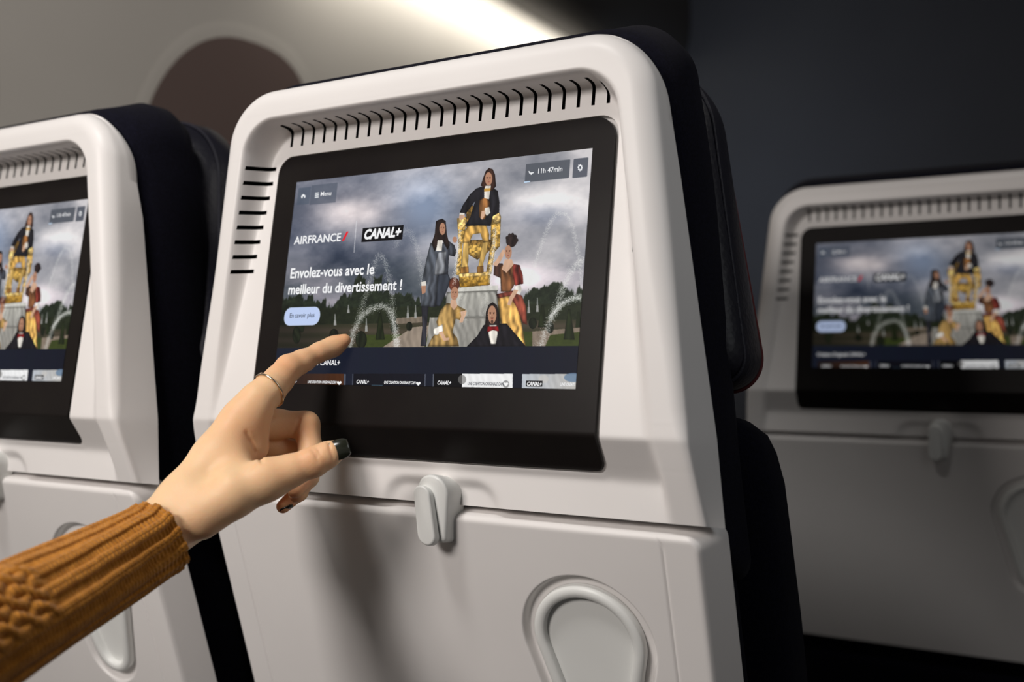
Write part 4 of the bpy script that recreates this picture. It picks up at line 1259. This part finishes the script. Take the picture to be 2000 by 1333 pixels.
# smooth positions once (Laplacian) to remove the lattice
def laplace(V, F_, it=3, lam=.5):
    e = np.concatenate([F_[:, [0, 1]], F_[:, [1, 2]], F_[:, [2, 3]], F_[:, [3, 0]]])
    e = np.concatenate([e, e[:, ::-1]])
    for _ in range(it):
        acc = np.zeros_like(V); cnt = np.zeros(len(V))
        np.add.at(acc, e[:, 0], V[e[:, 1]]); np.add.at(cnt, e[:, 0], 1)
        V = V + lam * (acc / np.maximum(cnt, 1)[:, None] - V)
    return V
Vh = laplace(Vh, Fh, 2, .5)
fl = np.zeros(len(Vh))
for (px_, py_, d_, R_s, a_) in ((672, 665, .728, .010, .75), (564, 719, .690, .014, .6), (470, 822, .655, .018, .25), (612, 903, .628, .016, .5), (655, 880, .634, .010, .5),
                                (598, 830, .695, .014, .55), (500, 850, .66, .018, .55), (580, 965, .670, .016, .7), (555, 985, .675, .016, .8), (540, 765, .685, .014, .4), (610, 700, .710, .012, .5), (560, 925, .628, .014, .35), (420, 1040, .62, .02, .3)):
    c = pxd(px_, py_, d_); fl = np.maximum(fl, a_ * np.exp(-((Vh - c) ** 2).sum(1) / (2 * R_s ** 2)))

WR = cam2w(pxd(300, 1052, .612))
person = empty('person', tuple(WR), 'person pointing at the middle screen: left hand, dark nails, mustard knitted sleeve', 'person')
def person_part(name, cam_v, faces, mat, parent=None, smooth=True):
    v = cam2w(cam_v) - WR
    return mesh_obj(name, v, [tuple(int(i) for i in q) for q in faces], mat, parent or person, smooth)
arm = person_part('hand', Vh, Fh, MAT['skin'])
at_ = arm.data.attributes.new('flush', 'FLOAT', 'POINT'); at_.data.foreach_set('value', fl.astype(np.float32))

def nail(center, axis, normal, length, width, R, thick=.0007):
    axis = np.array(axis, float); normal = np.array(normal, float)
    axis /= np.linalg.norm(axis); normal -= axis * (normal @ axis); normal /= np.linalg.norm(normal); side = np.cross(axis, normal)
    n = 13; V = []
    for layer in (0, 1):
        for i in range(n):
            a = -1 + 2 * i / (n - 1)
            wfac = (1 - abs(a) ** 3.2 * (.45 if a < 0 else .35)) ** 1.0 if abs(a) < 1 else .62
            for j in range(n):
                b_ = (-1 + 2 * j / (n - 1)) * wfac
                th = b_ * width / 2 / R
                al = a * length / 2 * (1 - .10 * (b_ ** 2) * (1 if a > 0 else .3))
                p = np.array(center) + axis * al + side * R * math.sin(th) + normal * (R * (math.cos(th) - 1) - .10 * length * a * a * (1 if a > 0 else .2) - layer * thick)
                V.append(p)
    nn = n * n; F_ = grid_faces(n, n) + grid_faces(n, n, nn)
    lp = [r * n for r in range(n)] + [(n - 1) * n + c for c in range(1, n)] + [r * n + n - 1 for r in range(n - 2, -1, -1)] + [c for c in range(n - 2, 0, -1)]
    F_ += [(lp[i], lp[(i + 1) % len(lp)], nn + lp[(i + 1) % len(lp)], nn + lp[i]) for i in range(len(lp))]
    return np.array(V), F_
def add_nail(c, axis, normal, length, width, R):
    v, f = nail(c, axis, normal, length, width, R)
    o = person_part('fingernail', v, f, MAT['nail'], arm); o['label'] = 'fingernail with dark polish'
add_nail(pxd(661.5, 877.5, .6368), (.93, -.30, .16), (.16, -.24, -.95), .0140, .0150, .0088)
add_nail(pxd(586, 953, .672), (-.6, .55, -.5), (.75, .55, -.3), .0095, .0090, .0070)
add_nail(pxd(588, 972, .680), (-.55, .6, -.5), (.75, .6, -.3), .0090, .0086, .0065)
add_nail(pxd(561, 997, .680), (-.85, .40, -.35), (.35, .88, -.3), .0095, .0080, .0060)

# finger ring: thin band with overlapping ends
rc_ = pxd(526, 763, .6805); axr = pxd(564, 719, .699) - pxd(505, 780, .674); axr /= np.linalg.norm(axr)
axr = axr + np.array([.10, .12, 0]); axr /= np.linalg.norm(axr)
e1 = np.cross(axr, [0, 0, 1.0]); e1 /= np.linalg.norm(e1); e2 = np.cross(axr, e1)
Rr = 31.2 * .6805 / FPX + .0002
pts = []
for k in range(84):
    a = 2 * math.pi * (k / 83) * 1.06 + 0.05
    dv_ = math.cos(a) * e1 + math.sin(a) * e2
    rr_ = .004
    for _ in range(40): rr_ += -float(hand_base((rc_ + dv_ * rr_)[None])[0]) * .8      # out to the skin
    pts.append(rc_ + (rr_ + .0005) * dv_ + axr * (.0022 * (k / 83 - .5)))
v, f = tube(pts, .00085, 10)
o = person_part('ring', v, f, MAT['ring'], arm); o['label'] = 'thin pale gold ring'

# sleeve: ribbed knit around the forearm, open cuff
AX = [(304, 1053, .6125, 72), (292, 1061, .609, 76), (230, 1097, .590, 84), (150, 1142, .564, 94), (58, 1192, .536, 106), (-60, 1256, .503, 120), (-220, 1340, .462, 136), (-480, 1480, .405, 150)]
Ac = np.array([pxd(a, b_, c) for a, b_, c, r in AX]); Ar = np.array([r * c / FPX for a, b_, c, r in AX])
Ls = np.concatenate([[0], np.cumsum(np.linalg.norm(np.diff(Ac, axis=0), axis=1))])
NT = 420; NA = 22 * 22
tt = np.concatenate([np.linspace(0, .14, 300, endpoint=False), np.linspace(.14, Ls[-1], NT - 300)])
Q = np.stack([np.interp(tt, Ls, Ac[:, i]) for i in range(3)], 1)
for _ in range(60): Q[1:-1] = .25 * Q[:-2] + .5 * Q[1:-1] + .25 * Q[2:]
Rv = np.interp(tt, Ls, Ar)
for _ in range(60): Rv[1:-1] = .25 * Rv[:-2] + .5 * Rv[1:-1] + .25 * Rv[2:]
T_ = np.gradient(Q, axis=0); T_ /= np.linalg.norm(T_, axis=1)[:, None]
th = np.linspace(0, 2 * math.pi, NA, endpoint=False)
Vs = np.zeros((NT, NA, 3))
NR = 14
for i in range(NT):
    t3 = T_[i]; u = np.array([0, 0, -1.0]) - t3 * (-t3[2]); u /= np.linalg.norm(u); w_ = np.cross(t3, u)
    s = tt[i]
    ph = th + 0.9 * s                                   # ribs twist a little
    cab = float(ss(.090, .102, s))                      # cable panel further up the arm
    win = np.exp(-((np.angle(np.exp(1j * (th - 0.30)))) / .66) ** 6) * cab
    rib = NR * ph / (2 * math.pi)
    fr = np.abs(rib - np.floor(rib) - .5)
    prof = ss(.34, .22, fr) * (1 - .25 * (fr / .3) ** 2)                 # raised rib, recessed purl channel
    vst = np.cos(2 * math.pi * (s / .0027 + 2.0 * np.abs(fr - .13)))
    pst = np.cos(2 * math.pi * s / .0024)
    relief = .0021 * prof + .00028 * vst * prof - .0004 * np.exp(-(fr / .03) ** 2) * prof + .00042 * pst * (1 - prof)
    arc = np.angle(np.exp(1j * (th - 0.30)))
    cable = np.full(NA, .0004) + .0003 * pst
    for o_, sg in ((0, 1), (0, -1), (.44, 1), (.44, -1), (-.44, 1), (-.44, -1)):
        pa = 2 * math.pi * s / .026 + (0 if o_ == 0 else 1.3)
        cen = o_ + sg * .145 * math.sin(pa)
        lift = 1 + .35 * sg * math.cos(pa)
        cable = np.maximum(cable, .0030 * lift * np.maximum(1 - ((arc - cen) / .125) ** 2, 0) ** .6 + .00032 * np.cos(2 * math.pi * (s / .0028 + 4 * np.abs(arc - cen))))
    relief = relief * (1 - win) + cable * win
    lip = .0016 * math.exp(-(s / .004) ** 2)
    rad = Rv[i] + relief + lip - .0012
    wob = .0009 * np.sin(3 * th + 40 * s) + .0007 * np.sin(5 * th - 25 * s)
    Vs[i] = Q[i] + (rad + wob)[:, None] * (np.cos(th)[:, None] * u + np.sin(th)[:, None] * w_)
# cuff end slants: the far lower edge reaches further over the wrist
d0 = -T_[0]
sh_ = .0045 * (1 - np.cos(th - math.pi * 0.92)) / 2
for i in range(40): Vs[i] += (sh_ * (1 - i / 40.0))[:, None] * d0
inner_ = []
for k, (dr, dt) in enumerate(((-.0012, -.0009), (-.0034, -.0002), (-.0040, .004), (-.0042, .022))):
    i = int(np.searchsorted(tt, max(dt, 0)))
    cen = Q[0] + T_[0] * dt
    base_v = Vs[0] - Q[0]
    rad_ = np.linalg.norm(base_v, axis=1)[:, None]
    inner_.append(cen + base_v * (1 + dr / rad_))
Vall = np.concatenate([np.stack(inner_[::-1]), Vs]).reshape(-1, 3)
nrows = NT + 4
F_ = grid_faces(nrows, NA, 0, True) + [tuple(range((nrows - 1) * NA, nrows * NA))]
slv = person_part('sweater_sleeve', Vall, F_, MAT['wool']); slv['label'] = 'mustard ribbed knitted sleeve'
